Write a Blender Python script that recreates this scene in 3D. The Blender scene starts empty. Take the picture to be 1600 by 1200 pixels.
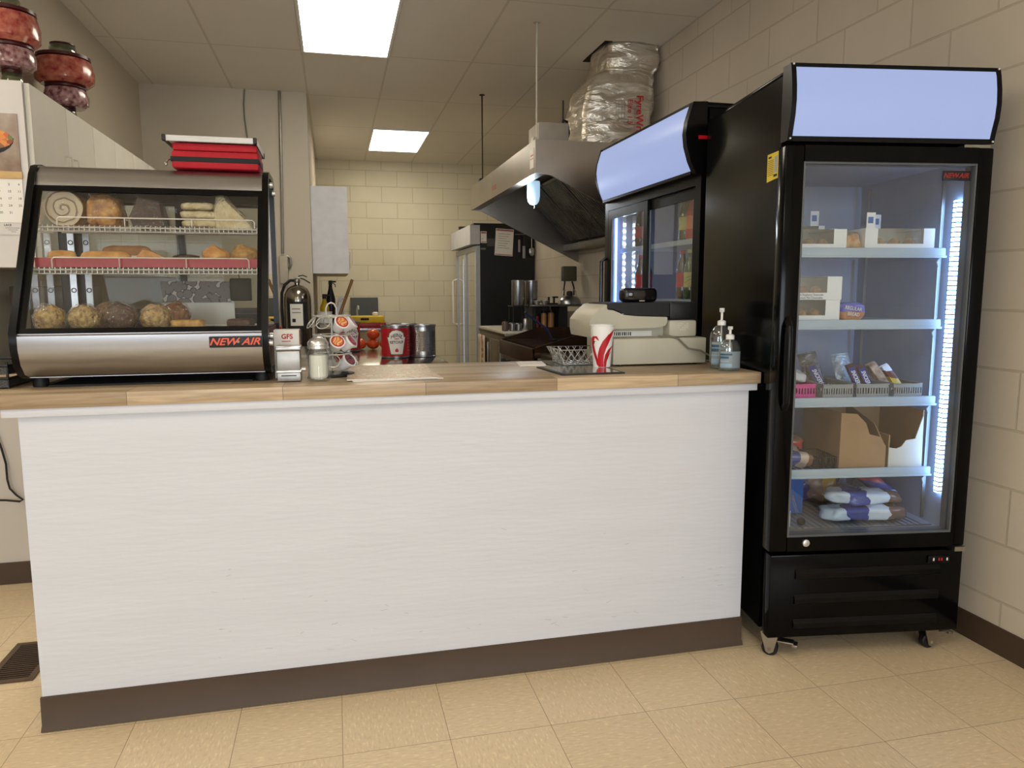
import bpy, bmesh, math, random
from mathutils import Vector, Matrix, noise
random.seed(11)
S = bpy.context.scene
C = S.collection
PI = math.pi

# ------------------------------------------------------------------ camera
cam_d = bpy.data.cameras.new('camera'); cam = bpy.data.objects.new('camera', cam_d); C.objects.link(cam)
YAW, PITCH, ROLL = 0.234047, 0.126107, -0.00242
cy, sy, cp, sp = math.cos(YAW), math.sin(YAW), math.cos(PITCH), math.sin(PITCH)
fwd = Vector((sy*cp, cy*cp, -sp)); rgt = Vector((cy, -sy, 0)); upv = rgt.cross(fwd)
cr, sr = math.cos(ROLL), math.sin(ROLL)
r2 = cr*rgt + sr*upv; u2 = -sr*rgt + cr*upv
cam.matrix_world = Matrix(((r2.x, u2.x, -fwd.x, 0), (r2.y, u2.y, -fwd.y, 0), (r2.z, u2.z, -fwd.z, 1.2963), (0, 0, 0, 1)))
cam_d.sensor_width = 36; cam_d.lens = 1154.52/1600*36; cam_d.clip_start = 0.05
S.camera = cam
S.view_settings.view_transform = 'Standard'; S.view_settings.look = 'None'
S.view_settings.gamma = 1.0; S.view_settings.use_curve_mapping = False
S.view_settings.exposure = 0.0
# world: overcast daylight outside the dining room windows
W = bpy.data.worlds.new('world'); S.world = W; W.use_nodes = True
bg = W.node_tree.nodes['Background']; bg.inputs[0].default_value = (0.62, 0.78, 1.0, 1); bg.inputs[1].default_value = 1.0

def area(name, loc, rot, sx, sy_, power, col):
    l = bpy.data.lights.new(name, 'AREA'); l.shape = 'RECTANGLE'; l.size = sx; l.size_y = sy_; l.energy = power; l.color = col
    o = bpy.data.objects.new(name, l); C.objects.link(o); o.location = loc; o.rotation_euler = rot
    return o
# daylight coming through the two dining room windows in the wall behind the photographer
area('window_daylight', (0.9, -3.92, 1.55), (PI/2, 0, 0), 2.0, 1.5, 84, (0.86, 0.93, 1.0))
area('window_daylight', (-2.3, -3.92, 1.55), (PI/2, 0, 0), 2.0, 1.5, 72, (0.86, 0.93, 1.0))
PANEL_E = 12.0       # ceiling light panels
SIGN_E = 0.92       # fridge header signs
LED_E = 20.0        # fridge LED strips

# ------------------------------------------------------------------ materials
def lin(c):
    out = []
    for v in c[:3]:
        v = v/255.0
        out.append(v/12.92 if v <= 0.04045 else ((v+0.055)/1.055)**2.4)
    return (out[0], out[1], out[2], 1.0)
_M = {}
def mat(name, col, rough=0.5, metal=0.0, var=0.06, scale=12.0, bump=0.0, bscale=60.0, col2=None, emit=0.0, coat=0.0, spec=0.5, stretch=None, trans=0.0, ior=1.45, emcol=None):
    if name in _M: return _M[name]
    m = bpy.data.materials.new(name); m.use_nodes = True; nt = m.node_tree; N = nt.nodes; L = nt.links
    p = N['Principled BSDF']
    tc = N.new('ShaderNodeTexCoord'); src = tc.outputs['Object']
    if stretch:
        mp = N.new('ShaderNodeMapping'); mp.inputs['Scale'].default_value = stretch; L.new(src, mp.inputs[0]); src = mp.outputs[0]
    nz = N.new('ShaderNodeTexNoise'); nz.inputs['Scale'].default_value = scale; nz.inputs['Detail'].default_value = 4; L.new(src, nz.inputs['Vector'])
    rp = N.new('ShaderNodeValToRGB')
    c = lin(col); d = lin(col2) if col2 else tuple(max(0, x*(1-2*var)) for x in c[:3])+(1,)
    rp.color_ramp.elements[0].position = 0.3; rp.color_ramp.elements[1].position = 0.7
    rp.color_ramp.elements[0].color = d; rp.color_ramp.elements[1].color = c
    L.new(nz.outputs['Fac'], rp.inputs[0]); L.new(rp.outputs[0], p.inputs['Base Color'])
    p.inputs['Roughness'].default_value = rough; p.inputs['Metallic'].default_value = metal
    p.inputs['Specular IOR Level'].default_value = spec; p.inputs['IOR'].default_value = ior
    if coat: p.inputs['Coat Weight'].default_value = coat; p.inputs['Coat Roughness'].default_value = 0.12
    if trans: p.inputs['Transmission Weight'].default_value = trans
    if emit:
        p.inputs['Emission Color'].default_value = lin(emcol) if emcol else c; p.inputs['Emission Strength'].default_value = emit
    if bump:
        n2 = N.new('ShaderNodeTexNoise'); n2.inputs['Scale'].default_value = bscale; n2.inputs['Detail'].default_value = 3; L.new(src, n2.inputs['Vector'])
        b = N.new('ShaderNodeBump'); b.inputs['Strength'].default_value = bump; b.inputs['Distance'].default_value = 0.01
        L.new(n2.outputs['Fac'], b.inputs['Height']); L.new(b.outputs[0], p.inputs['Normal'])
    _M[name] = m
    return m
def glassmat(name, tint=(235, 240, 238), refl=1.0, rough=0.0, bump=0.0, bscale=40, base=0.0, basecol=(255, 255, 255)):
    """thin clear sheet: transparent with a Fresnel mirror on top, optional milkiness"""
    if name in _M: return _M[name]
    m = bpy.data.materials.new(name); m.use_nodes = True; nt = m.node_tree; N = nt.nodes; L = nt.links
    N.remove(N['Principled BSDF']); out = N['Material Output']
    t = N.new('ShaderNodeBsdfTransparent'); t.inputs[0].default_value = lin(tint)
    g = N.new('ShaderNodeBsdfGlossy'); g.inputs['Roughness'].default_value = rough; g.inputs[0].default_value = (1, 1, 1, 1)
    fr = N.new('ShaderNodeFresnel'); fr.inputs[0].default_value = 1.5
    mu = N.new('ShaderNodeMath'); mu.operation = 'MULTIPLY'; mu.inputs[1].default_value = refl; mu.use_clamp = True
    gm = N.new('ShaderNodeNewGeometry'); bf = N.new('ShaderNodeMath'); bf.operation = 'SUBTRACT'; bf.inputs[0].default_value = 1.0; bf.use_clamp = True; L.new(gm.outputs['Backfacing'], bf.inputs[1])
    mf_ = N.new('ShaderNodeMath'); mf_.operation = 'MULTIPLY'; L.new(fr.outputs[0], mf_.inputs[0]); L.new(bf.outputs[0], mf_.inputs[1]); L.new(mf_.outputs[0], mu.inputs[0])
    mx = N.new('ShaderNodeMixShader'); L.new(mu.outputs[0], mx.inputs[0])
    a = t.outputs[0]
    if base:
        d = N.new('ShaderNodeBsdfDiffuse'); d.inputs[0].default_value = lin(basecol)
        m2 = N.new('ShaderNodeMixShader'); m2.inputs[0].default_value = base; L.new(t.outputs[0], m2.inputs[1]); L.new(d.outputs[0], m2.inputs[2]); a = m2.outputs[0]
    L.new(a, mx.inputs[1]); L.new(g.outputs[0], mx.inputs[2]); L.new(mx.outputs[0], out.inputs[0])
    if bump:
        tc = N.new('ShaderNodeTexCoord'); n2 = N.new('ShaderNodeTexNoise'); n2.inputs['Scale'].default_value = bscale; L.new(tc.outputs['Object'], n2.inputs['Vector'])
        b = N.new('ShaderNodeBump'); b.inputs['Strength'].default_value = bump; b.inputs['Distance'].default_value = 0.02
        L.new(n2.outputs['Fac'], b.inputs['Height']); L.new(b.outputs[0], g.inputs['Normal']); L.new(b.outputs[0], fr.inputs['Normal'])
    _M[name] = m
    return m
def brickmat(name, axes, off, bw, rh, mortar, c1, c2, cm, offset, rough=0.6, bump=0.4, fleck=None, grain=0.15):
    """blocks or tiles laid in world metres; axes picks the two coordinates of the wall"""
    m = bpy.data.materials.new(name); m.use_nodes = True; nt = m.node_tree; N = nt.nodes; L = nt.links; p = N['Principled BSDF']
    tc = N.new('ShaderNodeTexCoord'); sx = N.new('ShaderNodeSeparateXYZ'); L.new(tc.outputs['Object'], sx.inputs[0])
    cb = N.new('ShaderNodeCombineXYZ')
    for i in range(2):
        a = N.new('ShaderNodeMath'); a.operation = 'SUBTRACT'; a.inputs[1].default_value = off[i]
        L.new(sx.outputs[axes[i]], a.inputs[0]); L.new(a.outputs[0], cb.inputs[i])
    br = N.new('ShaderNodeTexBrick'); br.offset = offset; br.offset_frequency = 2; br.squash = 1
    br.inputs['Scale'].default_value = 1; br.inputs['Brick Width'].default_value = bw; br.inputs['Row Height'].default_value = rh
    br.inputs['Mortar Size'].default_value = mortar; br.inputs['Mortar Smooth'].default_value = 0.25; br.inputs['Bias'].default_value = 0
    br.inputs['Color1'].default_value = lin(c1); br.inputs['Color2'].default_value = lin(c2); br.inputs['Mortar'].default_value = lin(cm)
    L.new(cb.outputs[0], br.inputs['Vector'])
    nz = N.new('ShaderNodeTexNoise'); nz.inputs['Scale'].default_value = 2.2; nz.inputs['Detail'].default_value = 5; L.new(tc.outputs['Object'], nz.inputs['Vector'])
    mr = N.new('ShaderNodeMapRange'); mr.inputs[3].default_value = 1-grain; mr.inputs[4].default_value = 1+grain*0.6; L.new(nz.outputs['Fac'], mr.inputs[0])
    mx = N.new('ShaderNodeMix'); mx.data_type = 'RGBA'; mx.blend_type = 'MULTIPLY'; mx.inputs[0].default_value = 1
    L.new(br.outputs['Color'], mx.inputs[6]); L.new(mr.outputs[0], mx.inputs[7]); col = mx.outputs[2]
    fine = N.new('ShaderNodeTexNoise'); fine.inputs['Scale'].default_value = 90; fine.inputs['Detail'].default_value = 3; L.new(tc.outputs['Object'], fine.inputs['Vector'])
    if fleck:
        # short chips running in the two directions of alternate tiles
        ch = N.new('ShaderNodeTexChecker'); ch.inputs['Scale'].default_value = 1.0/bw
        ad = N.new('ShaderNodeVectorMath'); ad.operation = 'ADD'; ad.inputs[1].default_value = (0, 0, 0.01); L.new(cb.outputs[0], ad.inputs[0]); L.new(ad.outputs[0], ch.inputs['Vector'])
        fs = []
        for st in ((150, 38, 1), (38, 150, 1)):
            mp = N.new('ShaderNodeMapping'); mp.inputs['Scale'].default_value = st; L.new(cb.outputs[0], mp.inputs[0])
            f = N.new('ShaderNodeTexNoise'); f.inputs['Scale'].default_value = 1; f.inputs['Detail'].default_value = 2; L.new(mp.outputs[0], f.inputs['Vector']); fs.append(f)
        m3 = N.new('ShaderNodeMix'); L.new(ch.outputs['Fac'], m3.inputs[0]); L.new(fs[0].outputs['Fac'], m3.inputs[2]); L.new(fs[1].outputs['Fac'], m3.inputs[3])
        rp = N.new('ShaderNodeValToRGB'); e = rp.color_ramp.elements; e[0].position = 0.33; e[0].color = (0.89, 0.88, 0.86, 1); e[1].position = 0.66; e[1].color = (1.17, 1.18, 1.18, 1)
        k = rp.color_ramp.elements.new(0.45); k.color = (1, 1, 1, 1); k = rp.color_ramp.elements.new(0.60); k.color = (1, 1, 1, 1)
        L.new(m3.outputs[0], rp.inputs[0])
        m4 = N.new('ShaderNodeMix'); m4.data_type = 'RGBA'; m4.blend_type = 'MULTIPLY'; m4.inputs[0].default_value = 1
        L.new(col, m4.inputs[6]); L.new(rp.outputs[0], m4.inputs[7]); col = m4.outputs[2]
    L.new(col, p.inputs['Base Color']); p.inputs['Roughness'].default_value = rough
    inv = N.new('ShaderNodeMath'); inv.operation = 'MULTIPLY_ADD'; inv.inputs[1].default_value = -1; L.new(br.outputs['Fac'], inv.inputs[0])
    sc = N.new('ShaderNodeMath'); sc.operation = 'MULTIPLY'; sc.inputs[1].default_value = 0.25 if not fleck else 0.03; L.new(fine.outputs['Fac'], sc.inputs[0]); L.new(sc.outputs[0], inv.inputs[2])
    b = N.new('ShaderNodeBump'); b.inputs['Strength'].default_value = bump; b.inputs['Distance'].default_value = 0.004
    L.new(inv.outputs[0], b.inputs['Height']); L.new(b.outputs[0], p.inputs['Normal'])
    return m
def plankmat(name):
    """butcher block: short oak and acacia staves of differing tone"""
    m = bpy.data.materials.new(name); m.use_nodes = True; nt = m.node_tree; N = nt.nodes; L = nt.links; p = N['Principled BSDF']
    tc = N.new('ShaderNodeTexCoord'); sx = N.new('ShaderNodeSeparateXYZ'); L.new(tc.outputs['Object'], sx.inputs[0])
    ad = N.new('ShaderNodeMath'); ad.operation = 'MULTIPLY_ADD'; ad.inputs[1].default_value = 1.0; L.new(sx.outputs[1], ad.inputs[0]); ad.inputs[2].default_value = 0.0
    cb = N.new('ShaderNodeCombineXYZ'); L.new(sx.outputs[0], cb.inputs[0]); L.new(ad.outputs[0], cb.inputs[1])
    br = N.new('ShaderNodeTexBrick'); br.offset = 0.37; br.offset_frequency = 3
    br.inputs['Scale'].default_value = 1; br.inputs['Brick Width'].default_value = 0.43; br.inputs['Row Height'].default_value = 0.062; br.inputs['Mortar Size'].default_value = 0.0007
    br.inputs['Color1'].default_value = lin((206, 184, 152)); br.inputs['Color2'].default_value = lin((160, 139, 110)); br.inputs['Mortar'].default_value = lin((96, 76, 55))
    L.new(cb.outputs[0], br.inputs['Vector'])
    mp = N.new('ShaderNodeMapping'); mp.inputs['Scale'].default_value = (4, 70, 70); L.new(tc.outputs['Object'], mp.inputs[0])
    nz = N.new('ShaderNodeTexNoise'); nz.inputs['Scale'].default_value = 1; nz.inputs['Detail'].default_value = 6; nz.inputs['Distortion'].default_value = 1.2; L.new(mp.outputs[0], nz.inputs['Vector'])
    rp = N.new('ShaderNodeValToRGB'); e = rp.color_ramp.elements; e[0].position = 0.25; e[0].color = (0.62, 0.58, 0.54, 1); e[1].position = 0.75; e[1].color = (1.1, 1.1, 1.1, 1); L.new(nz.outputs['Fac'], rp.inputs[0])
    mx = N.new('ShaderNodeMix'); mx.data_type = 'RGBA'; mx.blend_type = 'MULTIPLY'; mx.inputs[0].default_value = 1; L.new(br.outputs['Color'], mx.inputs[6]); L.new(rp.outputs[0], mx.inputs[7])
    L.new(mx.outputs[2], p.inputs['Base Color']); p.inputs['Roughness'].default_value = 0.38
    return m

M_WALL = brickmat('painted_block_side', (1, 2), (2.04+0.2032, -0.0165), 0.4064, 0.2065, 0.005, (200, 189, 172), (204, 193, 176), (184, 173, 155), 0.5, rough=0.55, bump=0.5)
M_WALLB = brickmat('painted_block_back', (0, 2), (0.04, -0.0065), 0.4064, 0.2049, 0.005, (214, 205, 178), (218, 209, 182), (192, 182, 154), 0.5, rough=0.55, bump=0.5)
M_FLOOR = brickmat('vinyl_tile', (0, 1), (-0.0172, 1.9898), 0.3048, 0.3048, 0.0011, (213, 192, 158), (207, 186, 152), (138, 116, 88), 0.0, rough=0.36, bump=0.15, fleck=True, grain=0.06)
M_CEIL = brickmat('ceiling_tile', (0, 1), (-0.17, 5.664), 0.6096, 1.2192, 0.009, (226, 220, 209), (224, 218, 207), (206, 199, 187), 0.0, rough=0.9, bump=0.3, grain=0.05)
M_PLASTER = mat('beige_plaster', (198, 187, 168), 0.7, var=0.02, scale=3, bump=0.06, bscale=150)
M_GREYWALL = mat('grey_paint', (196, 188, 178), 0.6, var=0.03, scale=3)
M_BASE = mat('brown_vinyl', (72, 56, 42), 0.55, var=0.06, scale=6)
M_COUNTER = mat('white_painted_panel', (205, 208, 216), 0.5, var=0.025, scale=4, bump=0.12, bscale=30, stretch=(0.35, 1, 2.6))
M_WOOD = plankmat('butcher_block')
M_STEEL = mat('brushed_steel', (170, 170, 172), 0.30, 1.0, var=0.08, scale=4, stretch=(1, 1, 14))
M_STEELH = mat('hood_steel', (176, 168, 158), 0.34, 1.0, var=0.12, scale=3)
M_STEELD = mat('dull_steel', (120, 112, 102), 0.42, 1.0, var=0.2, scale=8)
M_CHROME = mat('chrome_wire', (222, 222, 222), 0.28, 0.85, var=0.03)
M_BLACK = mat('gloss_black_metal', (5, 5, 6), 0.14, 0.0, var=0.1, scale=3, spec=0.15)
M_BLACKF = mat('black_frame', (8, 8, 9), 0.28, 0.0, var=0.1, scale=5, spec=0.22)
M_BLACKP = mat('matte_black_plastic', (20, 20, 21), 0.5, 0.0, var=0.1)
M_WHITE = mat('white_plastic', (232, 232, 230), 0.4, var=0.03)
M_LAMI = mat('white_laminate', (222, 217, 204), 0.6, var=0.02)
M_LAMIG = mat('cabinet_end_laminate', (208, 203, 198), 0.4, var=0.02)
M_PUTTY = mat('putty_plastic', (186, 181, 163), 0.45, var=0.03)
M_RUBBER = mat('black_rubber', (16, 16, 17), 0.6, var=0.1)
M_ZINC = mat('zinc_plate', (170, 165, 155), 0.35, 1.0, var=0.1)
M_LINER = mat('fridge_liner', (158, 166, 184), 0.45, var=0.03)
M_SHELFW = mat('coated_white_wire', (168, 182, 194), 0.4, var=0.02)
M_GLASS = glassmat('clear_glass', (251, 252, 251), 1.8)
M_GLASSD = glassmat('door_glass', (248, 250, 250), 1.9)
M_FILM = glassmat('cling_film', (254, 254, 254), 1.5, rough=0.08, bump=1.0, bscale=80)
M_JARG = glassmat('jar_glass', (238, 243, 242), 2.6, rough=0.03, base=0.03)
M_RED = mat('red_nylon', (176, 16, 34), 0.7, var=0.08, scale=60)
M_REDP = mat('red_print', (190, 18, 30), 0.4, var=0.03)
M_SIGN = mat('backlit_sign', (84, 88, 100), 0.3, emit=SIGN_E, var=0.01, emcol=(154, 171, 218))
M_PANEL = mat('light_diffuser', (255, 246, 226), 0.6, emit=PANEL_E, var=0.0)
M_LED = mat('led_strip', (150, 196, 255), 0.4, emit=LED_E, var=0.0)
M_LEDD = mat('led_dot', (200, 224, 255), 0.4, emit=LED_E*4, var=0.0)
M_PAPER = mat('white_paper', (232, 228, 220), 0.7, var=0.02)
M_INK = mat('dark_ink', (28, 28, 32), 0.6)
M_CARD = mat('cardboard', (164, 130, 92), 0.8, var=0.08, scale=14)
M_CABLE = mat('grey_cable', (122, 116, 104), 0.5)
M_YEL = mat('yellow_plastic', (226, 190, 20), 0.4, var=0.04)
M_REDC = mat('red_plastic', (170, 20, 34), 0.35, var=0.06)

# ------------------------------------------------------------------ mesh helpers
MW = {}
class B:
    def __init__(s): s.bm = bmesh.new()
    def _new(s, f0, mi):
        s.bm.faces.ensure_lookup_table()
        for f in s.bm.faces:
            if f.index == -1 or f.index >= f0: f.material_index = mi
        s.bm.faces.index_update()
    def _start(s): s.bm.faces.index_update(); return len(s.bm.faces)
    def box(s, x0, x1, y0, y1, z0, z1, bev=0, mi=0, M=None, seg=2):
        n = s._start()
        r = bmesh.ops.create_cube(s.bm, size=1.0); vs = r['verts']
        for v in vs:
            v.co = Vector(((x0+x1)/2+v.co.x*(x1-x0), (y0+y1)/2+v.co.y*(y1-y0), (z0+z1)/2+v.co.z*(z1-z0)))
        fs = set(f for v in vs for f in v.link_faces)
        if bev:
            es = list({e for v in vs for e in v.link_edges})
            q = bmesh.ops.bevel(s.bm, geom=es, offset=bev, segments=seg, profile=0.5, affect='EDGES')
            fs = set(f for f in fs if f.is_valid) | set(q['faces']); vs = list({v for f in fs for v in f.verts})
        for f in fs: f.material_index = mi
        if M is not None:
            for v in vs: v.co = M @ v.co
        return s
    def ring(s, pts): return [s.bm.verts.new(p) for p in pts]
    def skin(s, rings, closed=True, cap=True, mi=0, loop=False):
        n = len(rings[0])
        prs = list(zip(rings[:-1], rings[1:])) + ([(rings[-1], rings[0])] if loop else [])
        for a, b in prs:
            for i in range(n if closed else n-1):
                j = (i+1) % n
                try: f = s.bm.faces.new((a[i], a[j], b[j], b[i])); f.material_index = mi
                except ValueError: pass
        if cap and not loop:
            for r, rev in ((rings[0], True), (rings[-1], False)):
                if len(r) > 2:
                    try: f = s.bm.faces.new(list(reversed(r)) if rev else r); f.material_index = mi
                    except ValueError: pass
        return s
    def tube(s, pts, r, seg=8, closed=False, mi=0):
        pts = [Vector(p) for p in pts]; n = len(pts); rs = []; last = None
        for i, p in enumerate(pts):
            if closed: t = pts[(i+1) % n]-pts[i-1]
            else: t = pts[min(i+1, n-1)]-pts[max(i-1, 0)]
            t.normalize()
            if last is None:
                a = Vector((0, 0, 1)) if abs(t.z) < 0.9 else Vector((1, 0, 0)); u = t.cross(a).normalized()
            else:
                u = (last-t*last.dot(t)); u = u.normalized() if u.length > 1e-6 else t.orthogonal().normalized()
            last = u; w = t.cross(u); rr = r[i] if isinstance(r, (list, tuple)) else r
            rs.append(s.ring([p+rr*(math.cos(2*PI*k/seg)*u+math.sin(2*PI*k/seg)*w) for k in range(seg)]))
        return s.skin(rs, cap=not closed, mi=mi, loop=closed)
    def lathe(s, prof, c=(0, 0, 0), seg=24, mi=0, M=None, cap=True, mis=None):
        c = Vector(c); rs = []
        for (r, z) in prof:
            r = max(r, 0.0002)
            ps = [Vector((r*math.cos(2*PI*k/seg), r*math.sin(2*PI*k/seg), z)) for k in range(seg)]
            rs.append(s.ring([c+(M @ p if M is not None else p) for p in ps]))
        if mis is None: return s.skin(rs, cap=cap, mi=mi)
        for i in range(len(rs)-1): s.skin([rs[i], rs[i+1]], cap=False, mi=mis[i])
        if cap:
            s.bm.faces.new(list(reversed(rs[0]))).material_index = mis[0]; s.bm.faces.new(rs[-1]).material_index = mis[-1]
        return s
    def prism(s, poly, ax, a, b, mi=0):
        """poly of 2-D points swept along axis ax ('x','y','z') from a to b"""
        def P(p, t): return {'x': (t, p[0], p[1]), 'y': (p[0], t, p[1]), 'z': (p[0], p[1], t)}[ax]
        return s.skin([s.ring([P(p, a) for p in poly]), s.ring([P(p, b) for p in poly])], mi=mi)
    def quad(s, pts, mi=0):
        f = s.bm.faces.new(s.ring(pts)); f.material_index = mi; return s
    def cyl(s, p0, p1, r, seg=16, mi=0): return s.tube([p0, p1], r, seg, mi=mi)
    def ball(s, c, rx, ry, rz, seg=20, rings=12, amp=0.0, sc=20.0, mi=0, seed=0, flat=None):
        c = Vector(c); rs = []
        for i in range(rings+1):
            th = PI*i/rings; ps = []
            for k in range(seg):
                a = 2*PI*k/seg; d = Vector((math.sin(th)*math.cos(a), math.sin(th)*math.sin(a), -math.cos(th)))
                q = Vector((d.x*rx, d.y*ry, d.z*rz))
                if amp: q *= 1+amp*noise.noise((q+Vector((seed*3.1, seed*1.7, 0)))*sc)
                if flat is not None and q.z < flat: q.z = flat
                ps.append(c+q)
            rs.append(s.ring(ps))
        return s.skin(rs, cap=True, mi=mi)
    def grid(s, fn, nu, nv, mi=0, mif=None, closed_u=False):
        g = [[s.bm.verts.new(fn(i/(nu if closed_u else nu), j/nv)) for j in range(nv+1)] for i in range(nu+(0 if closed_u else 1))]
        for i in range(nu):
            for j in range(nv):
                i2 = (i+1) % len(g)
                f = s.bm.faces.new((g[i][j], g[i2][j], g[i2][j+1], g[i][j+1])); f.material_index = mif(i, j) if mif else mi
        return s
def thing(name, label, cat, loc=(0, 0, 0), rotz=0.0, group=None):
    o = bpy.data.objects.new(name, None); C.objects.link(o); o.empty_display_size = 0.05
    o.location = loc; o.rotation_euler = (0, 0, rotz); o['label'] = label; o['category'] = cat
    if group: o['group'] = group
    MW[o.name] = Matrix.Translation(loc) @ Matrix.Rotation(rotz, 4, 'Z')
    return o
def obj(name, b, mats, parent=None, world=True, ang=35, loc=None, rotz=0.0, merge=False, smooth=True):
    """world=True: the mesh was written in world metres and is moved into its parent's frame"""
    if not isinstance(mats, (list, tuple)): mats = [mats]
    if merge: bmesh.ops.remove_doubles(b.bm, verts=b.bm.verts, dist=1e-5)
    bmesh.ops.recalc_face_normals(b.bm, faces=b.bm.faces)
    me = bpy.data.meshes.new(name); b.bm.to_mesh(me); b.bm.free()
    for m in mats: me.materials.append(m)
    o = bpy.data.objects.new(name, me); C.objects.link(o)
    if parent is not None:
        o.parent = parent; mw = MW[parent.name]; MW[o.name] = mw
        if world: me.transform(mw.inverted())
    elif loc is not None:
        mw = Matrix.Translation(loc) @ Matrix.Rotation(rotz, 4, 'Z'); MW[o.name] = mw
        o.location = loc; o.rotation_euler = (0, 0, rotz)
        if world: me.transform(mw.inverted())
    else: MW[o.name] = Matrix.Identity(4)
    if smooth:
        me.polygons.foreach_set('use_smooth', [True]*len(me.polygons)); me.set_sharp_from_angle(angle=math.radians(ang))
    me.update()
    return o
def tag(o, label, cat, group=None, kind=None):
    o['label'] = label; o['category'] = cat
    if group: o['group'] = group
    if kind: o['kind'] = kind
    return o
def struct(name, b, m, parent=None, smooth=False):
    o = obj(name, b, m, parent, smooth=smooth)
    if parent is None: o['kind'] = 'structure'
    return o
def kids(o): return [c for c in bpy.data.objects if c.parent is o]
def dup(root, loc, rotz=None, label=None, group=None, scale=None):
    r = root.copy(); C.objects.link(r); r.location = loc
    if rotz is not None: r.rotation_euler = (0, 0, rotz)
    if scale: r.scale = scale
    MW[r.name] = Matrix.Translation(loc) @ Matrix.Rotation(r.rotation_euler[2], 4, 'Z')
    if label: r['label'] = label
    if group: r['group'] = group
    for c in kids(root):
        k = c.copy(); C.objects.link(k); k.parent = r; MW[k.name] = MW[r.name]
        for g in kids(c):
            h = g.copy(); C.objects.link(h); h.parent = k
    return r
def text(name, body, size, m, parent, M, extrude=0.0004, shear=0.0, bold=0.0, align='CENTER', sx=1.0):
    """lettering turned to a mesh; M places the text plane (x right, y up) in world metres"""
    cu = bpy.data.curves.new(name, 'FONT'); cu.body = body; cu.size = size; cu.extrude = extrude; cu.shear = shear; cu.offset = bold
    cu.align_x = align; cu.align_y = 'CENTER'; cu.resolution_u = 3
    t = bpy.data.objects.new(name, cu); C.objects.link(t)
    dg = bpy.context.evaluated_depsgraph_get(); me = bpy.data.meshes.new_from_object(t.evaluated_get(dg))
    bpy.data.objects.remove(t); bpy.data.curves.remove(cu)
    me.transform(Matrix.Diagonal((sx, 1, 1, 1))); me.transform(M); me.name = name
    me.materials.clear(); me.materials.append(m)
    o = bpy.data.objects.new(name, me); C.objects.link(o)
    if parent is not None: o.parent = parent; MW[o.name] = MW[parent.name]; me.transform(MW[parent.name].inverted())
    return o
def frame(o, x, y):
    """matrix with origin o, x axis x, y axis y"""
    x = Vector(x).normalized(); y = Vector(y).normalized(); z = x.cross(y)
    return Matrix(((x.x, y.x, z.x, o[0]), (x.y, y.y, z.y, o[1]), (x.z, y.z, z.z, o[2]), (0, 0, 0, 1)))
FRONT = lambda x, y, z: frame((x, y, z), (1, 0, 0), (0, 0, 1))      # faces the camera side (-y)

# ------------------------------------------------------------------ the room
HC = 2.98; XW = 2.2735; YB = 10.13; YP = 6.82; XL = -1.5; XP = -0.18; YF = -4.0; XD = -4.2; YL = 3.6
struct('floor', B().box(XD, XW+.2, YF-.2, YB+.2, -.1, 0), M_FLOOR)
cb_ = B(); cb_.box(XD-.2, XW+.2, YF-.2, YB+.2, HC, HC+.1)
struct('ceiling', cb_, M_CEIL)
struct('wall_right', B().box(XW, XW+.2, YF-.2, YB+.2, 0, HC), M_WALL)
struct('wall_back', B().box(XP, XW, YB, YB+.2, 0, HC), M_WALLB)
struct('wall_partition', B().box(XL-.2, XP, YP, YB+.2, 0, HC), M_PLASTER)
struct('wall_left', B().box(XL-.2, XL, YL, YP, 0, HC), M_PLASTER)
struct('wall_left_return', B().box(XD, XL-.2, YL, YL+.2, 0, HC), M_GREYWALL)
struct('wall_far_left', B().box(XD-.2, XD, YF-.2, YL+.2, 0, HC), M_GREYWALL)
w = B()
for a, b_, z0, z1 in ((XD, -3.3, 0, HC), (-1.3, -0.1, 0, HC), (1.9, XW, 0, HC), (-3.3, -1.3, 0, .8), (-3.3, -1.3, 2.3, HC), (-0.1, 1.9, 0, .8), (-0.1, 1.9, 2.3, HC)):
    w.box(a, b_, YF-.2, YF, z0, z1)
struct('wall_front', w, M_GREYWALL)
for i, (a, b_) in enumerate(((-3.3, -1.3), (-0.1, 1.9))):
    f = B()
    for q in ((a, b_, .8, .85), (a, b_, 2.25, 2.3), (a, a+.05, .85, 2.25), (b_-.05, b_, .85, 2.25), ((a+b_)/2-.025, (a+b_)/2+.025, .85, 2.25)): f.box(q[0], q[1], YF-.14, YF-.08, q[2], q[3])
    o = struct('window_%d' % (i+1), f, M_BLACKF)
    obj('pane', B().box(a+.05, b_-.05, YF-.115, YF-.105, .85, 2.25), M_GLASS, o)
struct('wall_knee', B().box(XL, -0.98, YL, YL+.1, 0, .93), M_GREYWALL)
struct('baseboard_knee', B().box(XL, -0.98, YL-.008, YL, 0, .1, bev=.002), M_BASE)
struct('baseboard_right', B().box(XW-.009, XW, YF, YB, 0, .1, bev=.002), M_BASE)
struct('baseboard_back', B().box(XP, XW-.01, YB-.009, YB, 0, .1, bev=.002), M_BASE)
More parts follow.
